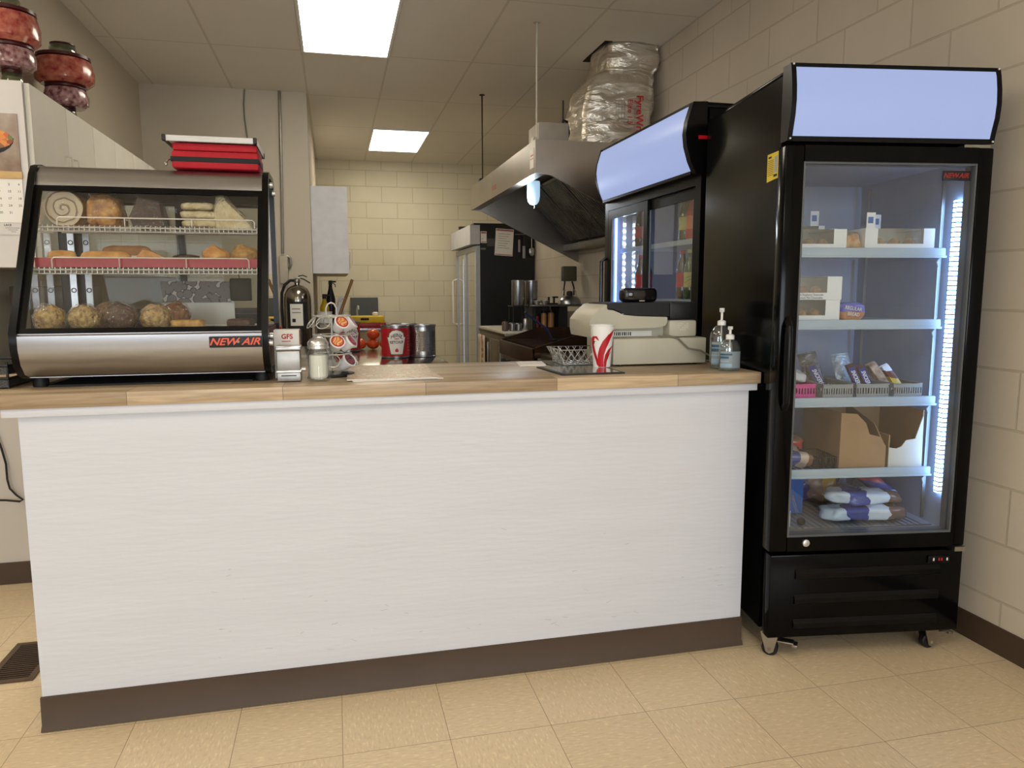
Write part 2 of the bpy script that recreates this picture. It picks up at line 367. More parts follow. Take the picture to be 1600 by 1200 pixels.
# ceiling light panels: 2 by 4 foot troffers set in the grid
def ceil_light(x0, y0, label, group='flat ceiling light panels'):
    t = thing('ceiling_light', label, 'light', (x0+.3048, y0+.6096, HC), 0, group)
    f = B()
    for q in ((x0, x0+.61, y0, y0+.02), (x0, x0+.61, y0+1.199, y0+1.219), (x0, x0+.018, y0+.02, y0+1.199), (x0+.592, x0+.61, y0+.02, y0+1.199)): f.box(q[0], q[1], q[2], q[3], HC-.014, HC-.0005)
    obj('frame', f, M_WHITE, t)
    obj('diffuser', B().box(x0+.018, x0+.592, y0+.02, y0+1.199, HC-.010, HC-.001), M_PANEL, t)
ceil_light(-.17, 4.445, 'large bright ceiling panel nearest the counter')
ceil_light(-.17+.6096, 8.103, 'small looking bright ceiling panel near the back wall')
for i, (x, y) in enumerate(((-.17, -.4), (-2.6, -.4), (-.17, -2.9), (-2.6, 2.0))):
    ceil_light(x, y, ['ceiling panel above the photographer', 'dining room ceiling panel beside the far left wall', 'dining room ceiling panel by the window', 'dining room ceiling panel nearest the left return wall'][i])
# ------------------------------------------------------------------ service counter
t = thing('service_counter', 'long white service counter with a butcher block top and brown base', 'counter', (0.27, 2.6, 0))
b = B(); b.box(-.88, 1.415, 2.325, 2.385, .004, .95); b.box(-.88, -.80, 2.385, 2.86, .004, .95); b.box(1.34, 1.415, 2.385, 2.86, .004, .95); b.box(-.80, 1.34, 2.40, 2.86, .45, .47)
pn_ = obj('panel', b, M_COUNTER, t)
rnd = random.Random(5); b = B()
for k in range(46):
    x = rnd.uniform(-.4, 1.35); z = .14+abs(rnd.gauss(0, .16)); l_ = rnd.uniform(.004, .022); a_ = rnd.uniform(-.5, .5); w_ = rnd.uniform(.0005, .0014)
    if z > .9: continue
    dx, dz = math.cos(a_)*l_, math.sin(a_)*l_
    b.quad([(x, 2.3248, z), (x+dx, 2.3248, z+dz), (x+dx, 2.3248, z+dz+w_), (x, 2.3248, z+w_)])
o_ = obj('scuff_marks', b, mat('scuff_grey', (168, 164, 158), .6), pn_, smooth=False); o_['kind'] = 'stuff'
wt_ = obj('worktop', B().box(-1.18, 1.447, 2.30, 2.905, .970, 1.010, bev=.002), M_WOOD, t)
b = B(); b.lathe([(.011, -.0003), (.003, -.0006)], (.398, 2.30, .990), 16, M=Matrix.Rotation(PI/2, 3, 'X') @ Matrix.Diagonal((1, .6, 1)), cap=True); obj('wood_knot', b, mat('knot_brown', (122, 98, 76), .5, col2=(92, 72, 54), scale=200), wt_)
obj('trim_strip', B().box(-.915, 1.438, 2.307, 2.325, .945, .970, bev=.002), M_COUNTER, t)
bb = B(); bb.prism([(2.317, 0), (2.304, .003), (2.308, .010), (2.315, .020), (2.319, .102), (2.325, .104), (2.325, 0)], 'x', -.884, 1.418)
obj('kick_board', bb, M_BASE, t)
# ------------------------------------------------------------------ floor vent and cord on the left
t = thing('floor_vent', 'brown metal floor vent left of the white counter', 'vent', (-1.1, 2.79, 0))
b = B()
b.box(-1.180, -1.160, 2.645, 2.945, .0005, .006); b.box(-1.045, -1.025, 2.645, 2.945, .0005, .006); b.box(-1.160, -1.045, 2.645, 2.665, .0005, .006); b.box(-1.160, -1.045, 2.925, 2.945, .0005, .006)
obj('frame', b, mat('bronze_paint', (84, 66, 50), .45), t)
b = B()
for i in range(17): b.box(-1.160, -1.045, 2.673+i*.0150, 2.679+i*.0150, .001, .005)
obj('grille', b, mat('bronze_slat', (70, 54, 42), .45), t)
obj('duct_shade_sheet', B().box(-1.160, -1.045, 2.665, 2.925, .0003, .0008), mat('duct_shade', (12, 10, 9), .9), t)  # near-black sheet under the slats; the duct's shade is put in its colour
b = B(); b.tube([(-1.48, 3.585, .85), (-1.455, 3.584, .72), (-1.43, 3.584, .62), (-1.418, 3.584, .55), (-1.418, 3.583, .48), (-1.41, 3.58, .44), (-1.385, 3.575, .41), (-1.358, 3.57, .388), (-1.37, 3.565, .383), (-1.42, 3.56, .393), (-1.52, 3.55, .405)], .0045)
o = obj('power_cord', b, M_RUBBER, loc=(-1.3, 3.585, .7)); tag(o, 'black power cord looping down the grey wall left of the counter', 'cord')
# ------------------------------------------------------------------ NEW AIR display case
X0, X1 = -.905, -.205
t = thing('display_case', 'stainless heated display case with slanted glass holding baked goods', 'display case', ((X0+X1)/2, 2.62, 1.01))
prof_out = [(2.395, 1.175), (2.386, 1.168), (2.386, 1.13), (2.398, 1.085), (2.425, 1.052), (2.465, 1.040), (2.86, 1.040), (2.86, 1.672), (2.845, 1.690), (2.69, 1.690), (2.66, 1.682), (2.638, 1.660), (2.628, 1.622), (2.622, 1.612)]
b = B()
b.skin([b.ring([(x, p[0], p[1]) for p in [(2.395, 1.175), (2.386, 1.168), (2.386, 1.13), (2.398, 1.085), (2.425, 1.052), (2.465, 1.040)]]) for x in (X0+.016, X1-.016)], closed=False, cap=False)
b.box(X0+.016, X1-.016, 2.455, 2.85, 1.041, 1.052); b.box(X0+.016, X1-.016, 2.392, 2.41, 1.150, 1.1745)
obj('base_front', b, M_STEEL, t)
obj('deck', B().box(X0+.016, X1-.016, 2.405, 2.85, 1.155, 1.170), M_STEELD, t)
b = B(); b.skin([b.ring([(x, p[0], p[1]) for p in [(2.845, 1.690), (2.69, 1.690), (2.66, 1.682), (2.638, 1.660), (2.628, 1.625), (2.640, 1.625), (2.650, 1.655), (2.69, 1.675), (2.845, 1.675)]]) for x in (X0+.016, X1-.016)])
obj('top_cover', b, M_STEEL, t)
# side frames: black rim following the outline, clear glass inside
def inset(poly, d):
    c = Vector((sum(p[0] for p in poly)/len(poly), sum(p[1] for p in poly)/len(poly))); out = []
    n = len(poly)
    for i in range(n):
        p = Vector(poly[i]); a = (p-Vector(poly[i-1])); e = (Vector(poly[(i+1) % n])-p)
        n1 = Vector((-a.y, a.x)).normalized(); n2 = Vector((-e.y, e.x)).normalized(); m = (n1+n2)
        m = m.normalized()
        if m.dot(c-p) < 0: m = -m
        out.append(tuple(p+m*d))
    return out
rim = [(2.386, 1.13), (2.398, 1.085), (2.425, 1.052), (2.465, 1.036), (2.865, 1.036), (2.865, 1.675), (2.845, 1.694), (2.69, 1.695), (2.655, 1.686), (2.630, 1.660), (2.384, 1.178)]
rin = inset(rim, .020)
for xa, xb, nm in ((X0-.004, X0+.016, 'l'), (X1-.016, X1+.004, 'r')):
    b = B(); n = len(rim)
    A = [b.ring([(x, p[0], p[1]) for p in q]) for x in (xa, xb) for q in (rim, rin)]
    for i in range(n):
        j = (i+1) % n
        for p, q in ((A[0], A[1]), (A[1], A[3]), (A[3], A[2]), (A[2], A[0])): b.bm.faces.new((p[i], p[j], q[j], q[i]))
    fr = obj('side_frame', b, M_BLACKF, t)
    xm = (xa+xb)/2
    b = B(); b.prism([(2.425, 1.18), (2.845, 1.18), (2.845, 1.67), (2.66, 1.67)], 'x', xm-.0015, xm+.0015); obj('side_glass', b, M_GLASS, fr)
    b = B(); b.prism([(2.41, 1.12), (2.42, 1.08), (2.46, 1.056), (2.845, 1.056), (2.845, 1.178), (2.42, 1.178)], 'x', xm-.002, xm+.002); obj('side_plate', b, M_BLACKF, fr)
    for zz, yy in ((1.135, 2.42), (1.155, 2.44), (1.65, 2.68), (1.635, 2.78)):
        if nm == 'r': b = B(); b.cyl((xb, yy, zz), (xb+.010, yy, zz), .010, 12); obj('bolt', b, M_CHROME, fr)
# slanted front glass with black edging
def gy(z): return 2.398+(z-1.178)*(2.628-2.398)/(1.622-1.178)
b = B(); b.prism([(gy(1.182), 1.182), (gy(1.618), 1.618), (gy(1.618)+.004, 1.618), (gy(1.182)+.004, 1.182)], 'x', X0+.034, X1-.030)
obj('front_glass', b, M_GLASS, t)
b = B()
for z0, z1 in ((1.1755, 1.190), (1.606, 1.623)): b.prism([(gy(z0)-.003, z0), (gy(z1)-.003, z1), (gy(z1)+.006, z1), (gy(z0)+.006, z0)], 'x', X0+.016, X1-.016)
for x0, x1 in ((X0+.016, X0+.034), (X1-.030, X1-.016)): b.prism([(gy(1.19)-.003, 1.19), (gy(1.606)-.003, 1.606), (gy(1.606)+.006, 1.606), (gy(1.19)+.006, 1.19)], 'x', x0, x1)
obj('glass_frame', b, M_BLACKF, t)
# back: two sliding glass doors in black frames
b = B()
b.box(X0+.016, X1-.016, 2.835, 2.858, 1.60, 1.674); b.box(X0+.016, X1-.016, 2.835, 2.858, 1.1705, 1.215); b.box(X0+.016, X0+.05, 2.835, 2.858, 1.215, 1.60); b.box(X1-.03, X1-.016, 2.835, 2.858, 1.215, 1.60)
obj('back_frame', b, M_BLACKF, t)
for k, (a, c) in enumerate(((X0+.05, -.505), (-.535, X1-.03))):
    y = 2.840+.008*k; b = B()
    for q in ((a, a+.022, 1.2155, 1.5995), (c-.022, c, 1.2155, 1.5995), (a+.022, c-.022, 1.59, 1.5995), (a+.022, c-.022, 1.2155, 1.235)): b.box(q[0], q[1], y, y+.006, q[2], q[3])
    d = obj('sliding_door', b, M_BLACKF, t); obj('pane', B().box(a+.022, c-.022, y+.002, y+.004, 1.235, 1.59), glassmat('back_pane', (225, 228, 226), .35), d)
# silver slotted uprights inside
for x in (-.862, -.815):
    b = B(); b.box(x-.010, x+.010, 2.815, 2.822, 1.171, 1.60)
    u = obj('upright', b, M_STEEL, t)
    for z in (1.30, 1.46):
        b = B(); b.tube([(x+.007*math.cos(2*PI*k/14), 2.813, z+.007*math.sin(2*PI*k/14)) for k in range(14)], .0015, 6, closed=True); obj('slot_ring', b, M_INK, u)
M_WIRE = mat('plated_wire', (206, 204, 198), .35, .35)
# the two wire shelves
def wire_shelf(zf, yf, railh, xa, xb):
    b = B(); yb = 2.81
    for y in (yf, (yf+yb)/2, yb): b.cyl((X0+.02, y, zf-.004), (X1-.018, y, zf-.004), .0028, 6)
    b.cyl((X0+.02, yf+.004, zf-.016), (X1-.018, yf+.004, zf-.016), .0022, 6)
    x = X0+.028; k = 0
    while x < X1-.022:
        b.tube([(x, yf-.001, zf-.016), (x, yf-.001, zf+.002), (x, yb, zf+.002)], .0013, 5); x += .0145
    s = obj('wire_shelf', b, M_WIRE, t)
    r = B(); pts = [(xa, yf-.004, zf), (xa, yf-.004, zf+railh-.006), (xa+.006, yf-.004, zf+railh), (xb-.006, yf-.004, zf+railh), (xb, yf-.004, zf+railh-.006), (xb, yf-.004, zf)]
    r.tube(pts, .0022, 6)
    for f in (.33, .67): r.cyl((xa+(xb-xa)*f, yf-.004, zf), (xa+(xb-xa)*f, yf-.004, zf+railh), .0018, 6)
    obj('guard_rail', r, M_WIRE, s)
wire_shelf(1.497, 2.575, .026, -.82, -.245)
wire_shelf(1.366, 2.520, .032, -.825, -.262)
# badge
b = B(); b.box(-.372, -.217, 2.379, 2.3858, 1.126, 1.160, bev=.002)
bd = obj('badge', b, M_BLACKP, t)
M_BADGE = mat('badge_red', (226, 84, 52), .4)
text('lettering', 'NEW', .030, M_BADGE, bd, FRONT(-.332, 2.3785, 1.143), .0006, .35, .0006, sx=1.15)
text('lettering', 'AIR', .030, M_BADGE, bd, FRONT(-.253, 2.3785, 1.143), .0006, .35, .0006, sx=1.15)
b = B(); b.cyl((-.289, 2.3795, 1.143), (-.289, 2.378, 1.143), .004, 12); obj('dot', b, mat('badge_dot', (150, 140, 110), .4), bd)
for x in (X0+.03, X1-.03):
    for y in (2.50, 2.82):
        b = B(); b.lathe([(.022, 1.0105), (.022, 1.03), (.018, 1.041)], (x, y, 0), 16); obj('foot', b, M_RUBBER, t)
b = B(); b.box(-.845, -.262, 2.47, 2.845, 1.0105, 1.016); o = obj('rubber_mat', b, mat('dark_mat', (26, 26, 27), .7), loc=(-.5, 2.65, 1.0105)); tag(o, 'thin dark mat lying under the display case', 'mat')

# ---- baked goods
def swirl_mat(name, c1, c2, cx, cz, pitch):
    m = bpy.data.materials.new(name); m.use_nodes = True; nt = m.node_tree; N = nt.nodes; L = nt.links; p = N['Principled BSDF']
    tc = N.new('ShaderNodeTexCoord'); sx = N.new('ShaderNodeSeparateXYZ'); L.new(tc.outputs['Object'], sx.inputs[0])
    def mth(op, a, b=None):
        n = N.new('ShaderNodeMath'); n.operation = op
        for i, v in enumerate((a, b)):
            if v is None: continue
            if isinstance(v, (int, float)): n.inputs[i].default_value = v
            else: L.new(v, n.inputs[i])
        return n.outputs[0]
    x = mth('SUBTRACT', sx.outputs[0], cx); z = mth('SUBTRACT', sx.outputs[2], cz)
    r = mth('SQRT', mth('ADD', mth('MULTIPLY', x, x), mth('MULTIPLY', z, z))); a = mth('DIVIDE', mth('ARCTAN2', z, x), 2*PI)
    nz = N.new('ShaderNodeTexNoise'); nz.inputs['Scale'].default_value = 45; L.new(tc.outputs['Object'], nz.inputs['Vector'])
    ph = mth('FRACT', mth('ADD', mth('ADD', mth('DIVIDE', r, pitch), a), mth('MULTIPLY', nz.outputs['Fac'], .5)))
    rp = N.new('ShaderNodeValToRGB'); e = rp.color_ramp.elements; e[0].position = 0; e[0].color = lin(c2); e[1].position = .30; e[1].color = lin(c1); k = e.new(.92); k.color = lin(c1); k = e.new(1); k.color = lin(c2)
    L.new(ph, rp.inputs[0]); L.new(rp.outputs[0], p.inputs['Base Color']); p.inputs['Roughness'].default_value = .55
    b_ = N.new('ShaderNodeBump'); b_.inputs['Strength'].default_value = .7; b_.inputs['Distance'].default_value = .004; L.new(ph, b_.inputs['Height']); L.new(b_.outputs[0], p.inputs['Normal'])
    return m
M_CRUST = mat('golden_crust', (198, 158, 92), .55, col2=(138, 94, 46), scale=45, bump=.5, bscale=90)
M_CRUSTP = mat('pale_dough', (214, 200, 164), .6, col2=(188, 168, 124), scale=35, bump=.5, bscale=80)
M_CHOC = mat('chocolate_cake', (66, 38, 28), .5, col2=(42, 22, 16), scale=40, bump=.5, bscale=100)
M_BUN = mat('toasted_bun', (222, 172, 104), .5, col2=(176, 118, 58), scale=25, bump=.35, bscale=60)
M_SPECK = mat('seeded_muffin', (190, 162, 100), .6, col2=(112, 76, 44), scale=70, bump=.8, bscale=90)
M_BRAN = mat('bran_muffin', (150, 104, 62), .6, col2=(92, 56, 32), scale=70, bump=.8, bscale=90)
M_DARKM = mat('dark_chocolate_muffin', (78, 52, 42), .55, col2=(54, 34, 26), scale=60, bump=.6, bscale=90)
def wrap_shell(parent, c, rx, ry, rz, seed, amp=.22):
    b = B(); b.ball(c, rx, ry, rz, 28, 16, amp=amp, sc=55, seed=seed); return obj('plastic_wrap', b, M_FILM, parent, ang=180)
# swirled roll, standing on its edge
z0 = 1.5008
c = (-.826, 2.715, z0+.056)
b = B(); b.grid(lambda u, v: (c[0]+.056*(1+.04*math.sin(3*2*PI*u))*math.cos(2*PI*u), 2.655+.11*v, c[2]+.056*math.sin(2*PI*u)), 36, 4, closed_u=True, mi=1)
b.bm.faces.new([v for v in b.bm.verts if abs(v.co.y-2.655) < 1e-5]); b.bm.faces.new([v for v in b.bm.verts if abs(v.co.y-2.765) < 1e-5])
o = obj('cinnamon_roll', b, [swirl_mat('roll_swirl', (198, 182, 156), (96, 68, 48), 0, .056, .021), M_CRUST], loc=(c[0], c[1], z0)); tag(o, 'large swirled cinnamon roll in plastic wrap on the top shelf, far left', 'pastry')
b = B(); b.ball(c, .059, .064, .0558, 28, 16, amp=.07, sc=45, seed=3, flat=-.0555); obj('plastic_wrap', b, M_FILM, o, ang=180)
def boxy(c, rx, ry, rz, e=.45, amp=.12, seed=0, seg=28, rings=16, sc=30):
    b = B(); rs = []
    f = lambda t: math.copysign(abs(t)**e, t)
    for i in range(rings+1):
        th = PI*i/rings; ps = []
        for k in range(seg):
            a = 2*PI*k/seg; q = Vector((rx*f(math.sin(th))*f(math.cos(a)), ry*f(math.sin(th))*f(math.sin(a)), -rz*f(math.cos(th))))
            q *= 1+amp*noise.noise((q+Vector((seed*2.7, seed, 0)))*sc); q.z = max(q.z, -rz); ps.append(Vector(c)+q)
        rs.append(b.ring(ps))
    return b.skin(rs)
def wrapped(name, label, c, r, m, seed, e=.5, amp=.12, sc=30, wrapk=1.06, zbase=None):
    b = boxy((c[0], c[1], c[2]), r[0], r[1], r[2]-.002, e, amp, seed, sc=sc)
    o = obj(name, b, m, loc=(c[0], c[1], c[2]-r[2]), ang=180); tag(o, label, 'pastry')
    b = boxy(c, r[0]*wrapk, r[1]*wrapk, r[2], e+.1, amp*1.3, seed+9, sc=50); obj('plastic_wrap', b, M_FILM, o, ang=180)
    return o
wrapped('fruit_strudel', 'square golden fruit pastry in plastic wrap beside the cinnamon roll', (-.713, 2.70, z0+.051), (.046, .06, .051), mat('strudel', (206, 158, 92), .5, col2=(132, 80, 50), scale=38, bump=.9, bscale=50), 4, .4, .22)
# chocolate loaf, a house shaped slab
b = B(); b.prism([(-.636, z0+.034), (-.606, z0+.096), (-.545, z0+.076), (-.533, z0+.010), (-.545, z0), (-.625, z0)], 'y', 2.65, 2.755)
o = obj('chocolate_loaf', b, M_CHOC, loc=(-.585, 2.67, z0)); tag(o, 'dark chocolate loaf in plastic wrap in the middle of the top shelf', 'pastry')
b = B(); b.skin([b.ring([(-.585+(x+.585)*k, y, z0+(z-z0)*k*.985+.001) for x, z in [(-.640, z0+.034), (-.610, z0+.100), (-.541, z0+.080), (-.529, z0+.010), (-.545, z0), (-.625, z0)]]) for y, k in ((2.644, .6), (2.646, 1.02), (2.76, 1.02), (2.766, .6))])
obj('plastic_wrap', b, M_FILM, o, ang=20)
for i, (dz, rr) in enumerate(((.016, .060), (.045, .056), (.074, .050))):
    wrapped('wrapped_sandwich', ['pale wrapped sandwich at the bottom of the top shelf stack', 'pale wrapped sandwich in the middle of the top shelf stack', 'pale wrapped sandwich on top of the top shelf stack'][i], (-.424-.004*i, 2.70, z0+dz), (rr, .05, .0155), M_CRUSTP, 20+i, .55, .15, wrapk=1.03)
# wedge shaped wrapped pastry
b = B(); pol = [(-.380, z0), (-.383, z0+.050), (-.372, z0+.104), (-.350, z0+.112), (-.338, z0+.100), (-.262, z0+.020), (-.254, z0)]
b.skin([b.ring([(-.32+(x+.32)*k, y, z0+(z-z0)*k) for x, z in pol]) for y, k in ((2.65, .86), (2.665, 1), (2.735, 1), (2.75, .86))])
o = obj('pastry_wedge', b, M_CRUSTP, loc=(-.32, 2.665, z0), ang=60); tag(o, 'tall pale wedge shaped pastry in wrap at the right of the top shelf', 'pastry')
b = B(); b.skin([b.ring([(-.317+(x+.32)*k, y, z0+(z-z0)*k) for x, z in pol]) for y, k in ((2.642, .8), (2.66, 1.05), (2.74, 1.05), (2.755, .8))]); obj('plastic_wrap', b, M_FILM, o, ang=20)
# middle shelf: red tray with buns
z1 = 1.3700
t = thing('red_tray', 'long red tray on the middle shelf of the display case', 'tray', (-.55, 2.67, z1))
b = B(); b.box(-.876, -.235, 2.530, 2.790, z1, z1+.004); b.box(-.876, -.235, 2.530, 2.534, z1+.004, z1+.028); b.box(-.876, -.235, 2.786, 2.79, z1+.004, z1+.028); b.box(-.876, -.872, 2.534, 2.786, z1+.004, z1+.028); b.box(-.239, -.235, 2.534, 2.786, z1+.004, z1+.028)
obj('body', b, mat('tray_red', (158, 22, 34), .35), t)
zt = z1+.0055
M_CREAM = mat('whipped_cream', (236, 228, 208), .5, bump=.3)
def eclair(name, label, cx, cy_, z, L_, r, h, m, cream=True, rot=0):
    b = B(); rs = []
    for i in range(13):
        f = i/12; k = math.sqrt(max(0, 1-(2*f-1)**6))*.98+.02
        rs.append(b.ring([(cx+(f-.5)*L_, cy_+r*k*math.cos(2*PI*a/16), z+h*.5+h*.5*k*math.sin(2*PI*a/16)*(1+.06*noise.noise(Vector((f*6, a*.3, cx*9))))) for a in range(16)]))
    b.skin(rs); o = obj(name, b, m, loc=(cx, cy_, z), ang=60, rotz=0); tag(o, label, 'pastry')
    if cream:
        b = B(); b.box(cx-L_*.42, cx+L_*.42, cy_-r*1.04, cy_-r*.3, z+h*.30, z+h*.52, bev=.002); obj('cream', b, M_CREAM, o)
    return o
eclair('cream_eclair', 'short cream filled bun at the left end of the red tray', -.822, 2.60, zt, .085, .024, .048, M_BUN)
eclair('cream_eclair', 'long cream filled eclair near the left of the red tray', -.695, 2.59, zt, .155, .024, .046, M_BUN)
eclair('long_roll', 'long browned roll resting behind the eclairs in the red tray', -.660, 2.70, zt, .165, .028, .070, mat('dark_roll', (186, 136, 92), .5, col2=(150, 104, 66), scale=30))
b = B(); pol = [(-.600, zt), (-.604, zt+.030), (-.585, zt+.050), (-.560, zt+.046), (-.520, zt+.022), (-.508, zt)]
b.skin([b.ring([(x, 2.60+(y-2.60)*k, z) for x, z in pol]) for y, k in ((2.575, 1), (2.625, 1))]); o = obj('croissant_slice', b, M_BUN, loc=(-.555, 2.6, zt), ang=60); tag(o, 'flaky tapered pastry in the middle of the red tray', 'pastry')
b = B(); b.lathe([(.020, zt), (.040, zt+.008), (.043, zt+.020)], (-.462, 2.60, 0), 24); b.lathe([(.0425, zt+.0205), (.040, zt+.033), (.025, zt+.037), (.006, zt+.034)], (-.462, 2.60, 0), 24, mi=1)
o = obj('chocolate_donut', b, [M_BUN, mat('choc_glaze', (48, 26, 18), .2)], loc=(-.462, 2.6, zt)); tag(o, 'round doughnut with dark chocolate glaze in the red tray', 'doughnut')
for x, r, h, lab, m, sd in ((-.370, .041, .064, 'pale golden round bun in the red tray, right of the doughnut', M_BUN, 2), (-.284, .043, .068, 'brown knobbly fritter at the right end of the red tray', M_CRUST, 8)):
    b = B(); b.ball((x, 2.60, zt+h*.45), r, r, h*.56, 24, 14, amp=.28, sc=40, seed=sd, flat=-h*.45)
    o = obj('round_bun', b, m, loc=(x, 2.60, zt), ang=180); tag(o, lab, 'pastry')
# deck: wrapped muffins and plates
zd = 1.1702
mf = [(-.836, 2.495, M_SPECK, .045, 'round speckled golden muffin in wrap at the left of the case floor'), (-.741, 2.497, M_SPECK, .046, 'round golden brown wrapped muffin, second on the case floor'),
      (-.641, 2.500, M_DARKM, .049, 'dark chocolate muffin in shiny wrap on the case floor'), (-.541, 2.497, M_SPECK, .047, 'golden wrapped muffin right of the chocolate one')]
for i, (x, y, m, r, lab) in enumerate(mf):
    b = B(); b.ball((x, y, zd+r*.93), r*.94, r*.94, r*.92, 26, 16, amp=.18, sc=45, seed=30+i, flat=-r*.925); o = obj('wrapped_muffin', b, m, loc=(x, y, zd), ang=180); tag(o, lab, 'muffin', 'wrapped muffins on the case floor')
    b = B(); b.ball((x, y, zd+r*.99), r*1.02, r*1.02, r*.985, 26, 16, amp=.16, sc=60, seed=50+i, flat=-r*.985); obj('plastic_wrap', b, M_FILM, o, ang=180)
for i, (x, y, m, r, lab) in enumerate(((-.505, 2.60, M_BRAN, .048, 'brown wrapped muffin half hidden at the right of the back row'), (-.700, 2.605, M_BRAN, .048, 'brown wrapped muffin in the back row, seen between two front muffins'))):
    b = B(); b.ball((x, y, zd+r*.95), r*.94, r*.94, r*.94, 26, 16, amp=.18, sc=45, seed=80+i, flat=-r*.945); o = obj('wrapped_muffin', b, m, loc=(x, y, zd), ang=180); tag(o, lab, 'muffin', 'wrapped muffins on the case floor')
    b = B(); b.ball((x, y, zd+r*1.0), r*1.02, r*1.02, r*.99, 26, 16, amp=.16, sc=60, seed=90+i, flat=-r*.995); obj('plastic_wrap', b, M_FILM, o, ang=180)
M_PLATE = mat('grey_plate', (196, 200, 200), .35, var=.02)
for i, (x, lab, m2, lab2) in enumerate(((-.455, 'white plate holding a wrapped sandwich on the case floor', M_CRUST, 'flat brown sandwich on the left white plate'), (-.300, 'white plate with dark slices at the right of the case floor', M_DARKM, 'dark slices of cake on the right white plate'))):
    b = B(); b.lathe([(.03, zd), (.045, zd+.001), (.076, zd+.017), (.077, zd+.019), (.045, zd+.005), (.004, zd+.004)], (x, 2.505, 0), 40)
    o = obj('plate', b, M_PLATE, loc=(x, 2.505, zd)); tag(o, lab, 'plate')
    b = boxy((x+.006, 2.505, zd+.0235), .050 if i == 0 else .038, .035, .015, .5, .15, 5+i); o = obj('sandwich' if i == 0 else 'cake_slice', b, m2, loc=(x, 2.505, zd+.005), ang=180); tag(o, lab2, 'food')
# grey patterned carton and hanging black tag at the back of the case
def spots_mat():
    m = bpy.data.materials.new('scrap_print'); m.use_nodes = True; nt = m.node_tree; N = nt.nodes; L = nt.links; p = N['Principled BSDF']
    tc = N.new('ShaderNodeTexCoord'); v = N.new('ShaderNodeTexVoronoi'); v.inputs['Scale'].default_value = 42; L.new(tc.outputs['Object'], v.inputs['Vector'])
    rp = N.new('ShaderNodeValToRGB'); rp.color_ramp.interpolation = 'CONSTANT'; e = rp.color_ramp.elements; e[0].color = lin((118, 108, 108)); e[1].position = .60; e[1].color = lin((60, 54, 54)); k = e.new(.68); k.color = lin((190, 182, 176))
    L.new(v.outputs['Distance'], rp.inputs[0]); L.new(rp.outputs[0], p.inputs['Base Color']); p.inputs['Roughness'].default_value = .5
    return m
b = B(); b.prism([(-.592, 1.331), (-.582, 1.256), (-.352, 1.256), (-.352, 1.331)], 'y', 2.822, 2.830); b.box(-.60, -.34, 2.79, 2.832, zd, zd+.003, mi=1); b.box(-.59, -.35, 2.826, 2.831, zd+.003, 1.256, mi=1)
o = obj('patterned_carton', b, [spots_mat(), mat('pale_steel', (190, 184, 172), .4, .3)], loc=(-.47, 2.81, zd)); tag(o, 'grey patterned strip standing at the back of the case floor', 'strip')
t = thing('price_tag', 'square black tag hanging from the middle shelf of the case', 'tag', (-.318, 2.780, 1.26))
obj('plate', B().box(-.356, -.284, 2.776, 2.782, 1.262, 1.341, bev=.004), mat('tag_black', (30, 30, 28), .6), t)
b = B(); b.tube([(-.322, 2.779, 1.341), (-.326, 2.779, 1.352), (-.318, 2.779, 1.358), (-.320, 2.781, 1.3625)], .0018, 6); obj('hook', b, M_INK, t)

# ------------------------------------------------------------------ on top of the case
t = thing('delivery_bag', 'flat red insulated bag with black zip band on the display case', 'bag', (-.37, 2.74, 1.695))
obj('body', B().box(-.502, -.232, 2.665, 2.845, 1.6955, 1.752, bev=.008), M_RED, t)
obj('zip_band', B().box(-.504, -.230, 2.6635, 2.80, 1.716, 1.732, bev=.001), mat('black_webbing', (20, 20, 22), .7), t)
b = B(); b.tube([(-.503, 2.665, 1.722), (-.510, 2.655, 1.718), (-.515, 2.65, 1.708)], .003, 6); b.ball((-.516, 2.649, 1.704), .005, .004, .007, 10, 8); obj('zip_pull', b, M_ZINC, t)
t = thing('delivery_bag', 'upper red insulated bag under the whiteboard', 'bag', (-.37, 2.74, 1.752))
obj('body', B().box(-.498, -.236, 2.668, 2.845, 1.7525, 1.777, bev=.006), M_RED, t)
t = thing('whiteboard', 'small whiteboard lying flat on top of the red bag', 'whiteboard', (-.375, 2.76, 1.777))
obj('board', B().box(-.512, -.243, 2.657, 2.925, 1.782, 1.792), M_WHITE, t)
for ye in (2.648, 2.925): obj('aluminium_edge', B().box(-.520, -.235, ye, ye+.010, 1.7775, 1.796, bev=.002), mat('white_aluminium', (210, 210, 208), .35), t)
for xe in (-.520, -.244): obj('side_edge', B().box(xe, xe+.009, 2.66, 2.925, 1.7775, 1.796), M_STEELD, t)
for x in (-.518, -.239):
    for y in (2.652, 2.93): obj('corner_cap', B().box(x-.006, x+.006, y-.008, y+.008, 1.7772, 1.797, bev=.002), M_BLACKP, t)

# ------------------------------------------------------------------ left of the case
t = thing('mesh_file_tray', 'black mesh letter tray at the far left of the worktop', 'tray', (-1.05, 2.60, 1.01))
M_MESH = mat('grey_wire_mesh', (96, 94, 90), .5, .6, scale=300, col2=(30, 30, 30))
for z in (1.014, 1.052):
    b = B(); b.box(-1.16, -.950, 2.46, 2.74, z, z+.003); b.box(-1.16, -.950, 2.46, 2.463, z+.003, z+.024); b.box(-.953, -.950, 2.463, 2.74, z+.003, z+.024); tr = obj('mesh_tray', b, M_MESH, t)
    b = B(); b.tube([(-1.16, 2.458, z+.026), (-.948, 2.458, z+.026), (-.948, 2.742, z+.026), (-1.16, 2.742, z+.026)], .0035, 8); obj('rim', b, M_BLACKP, tr)
for x in (-1.155, -.950):
    for y in (2.465, 2.735): obj('post', B().cyl((x, y, 1.0105), (x, y, 1.09), .004, 8), M_BLACKP, t)
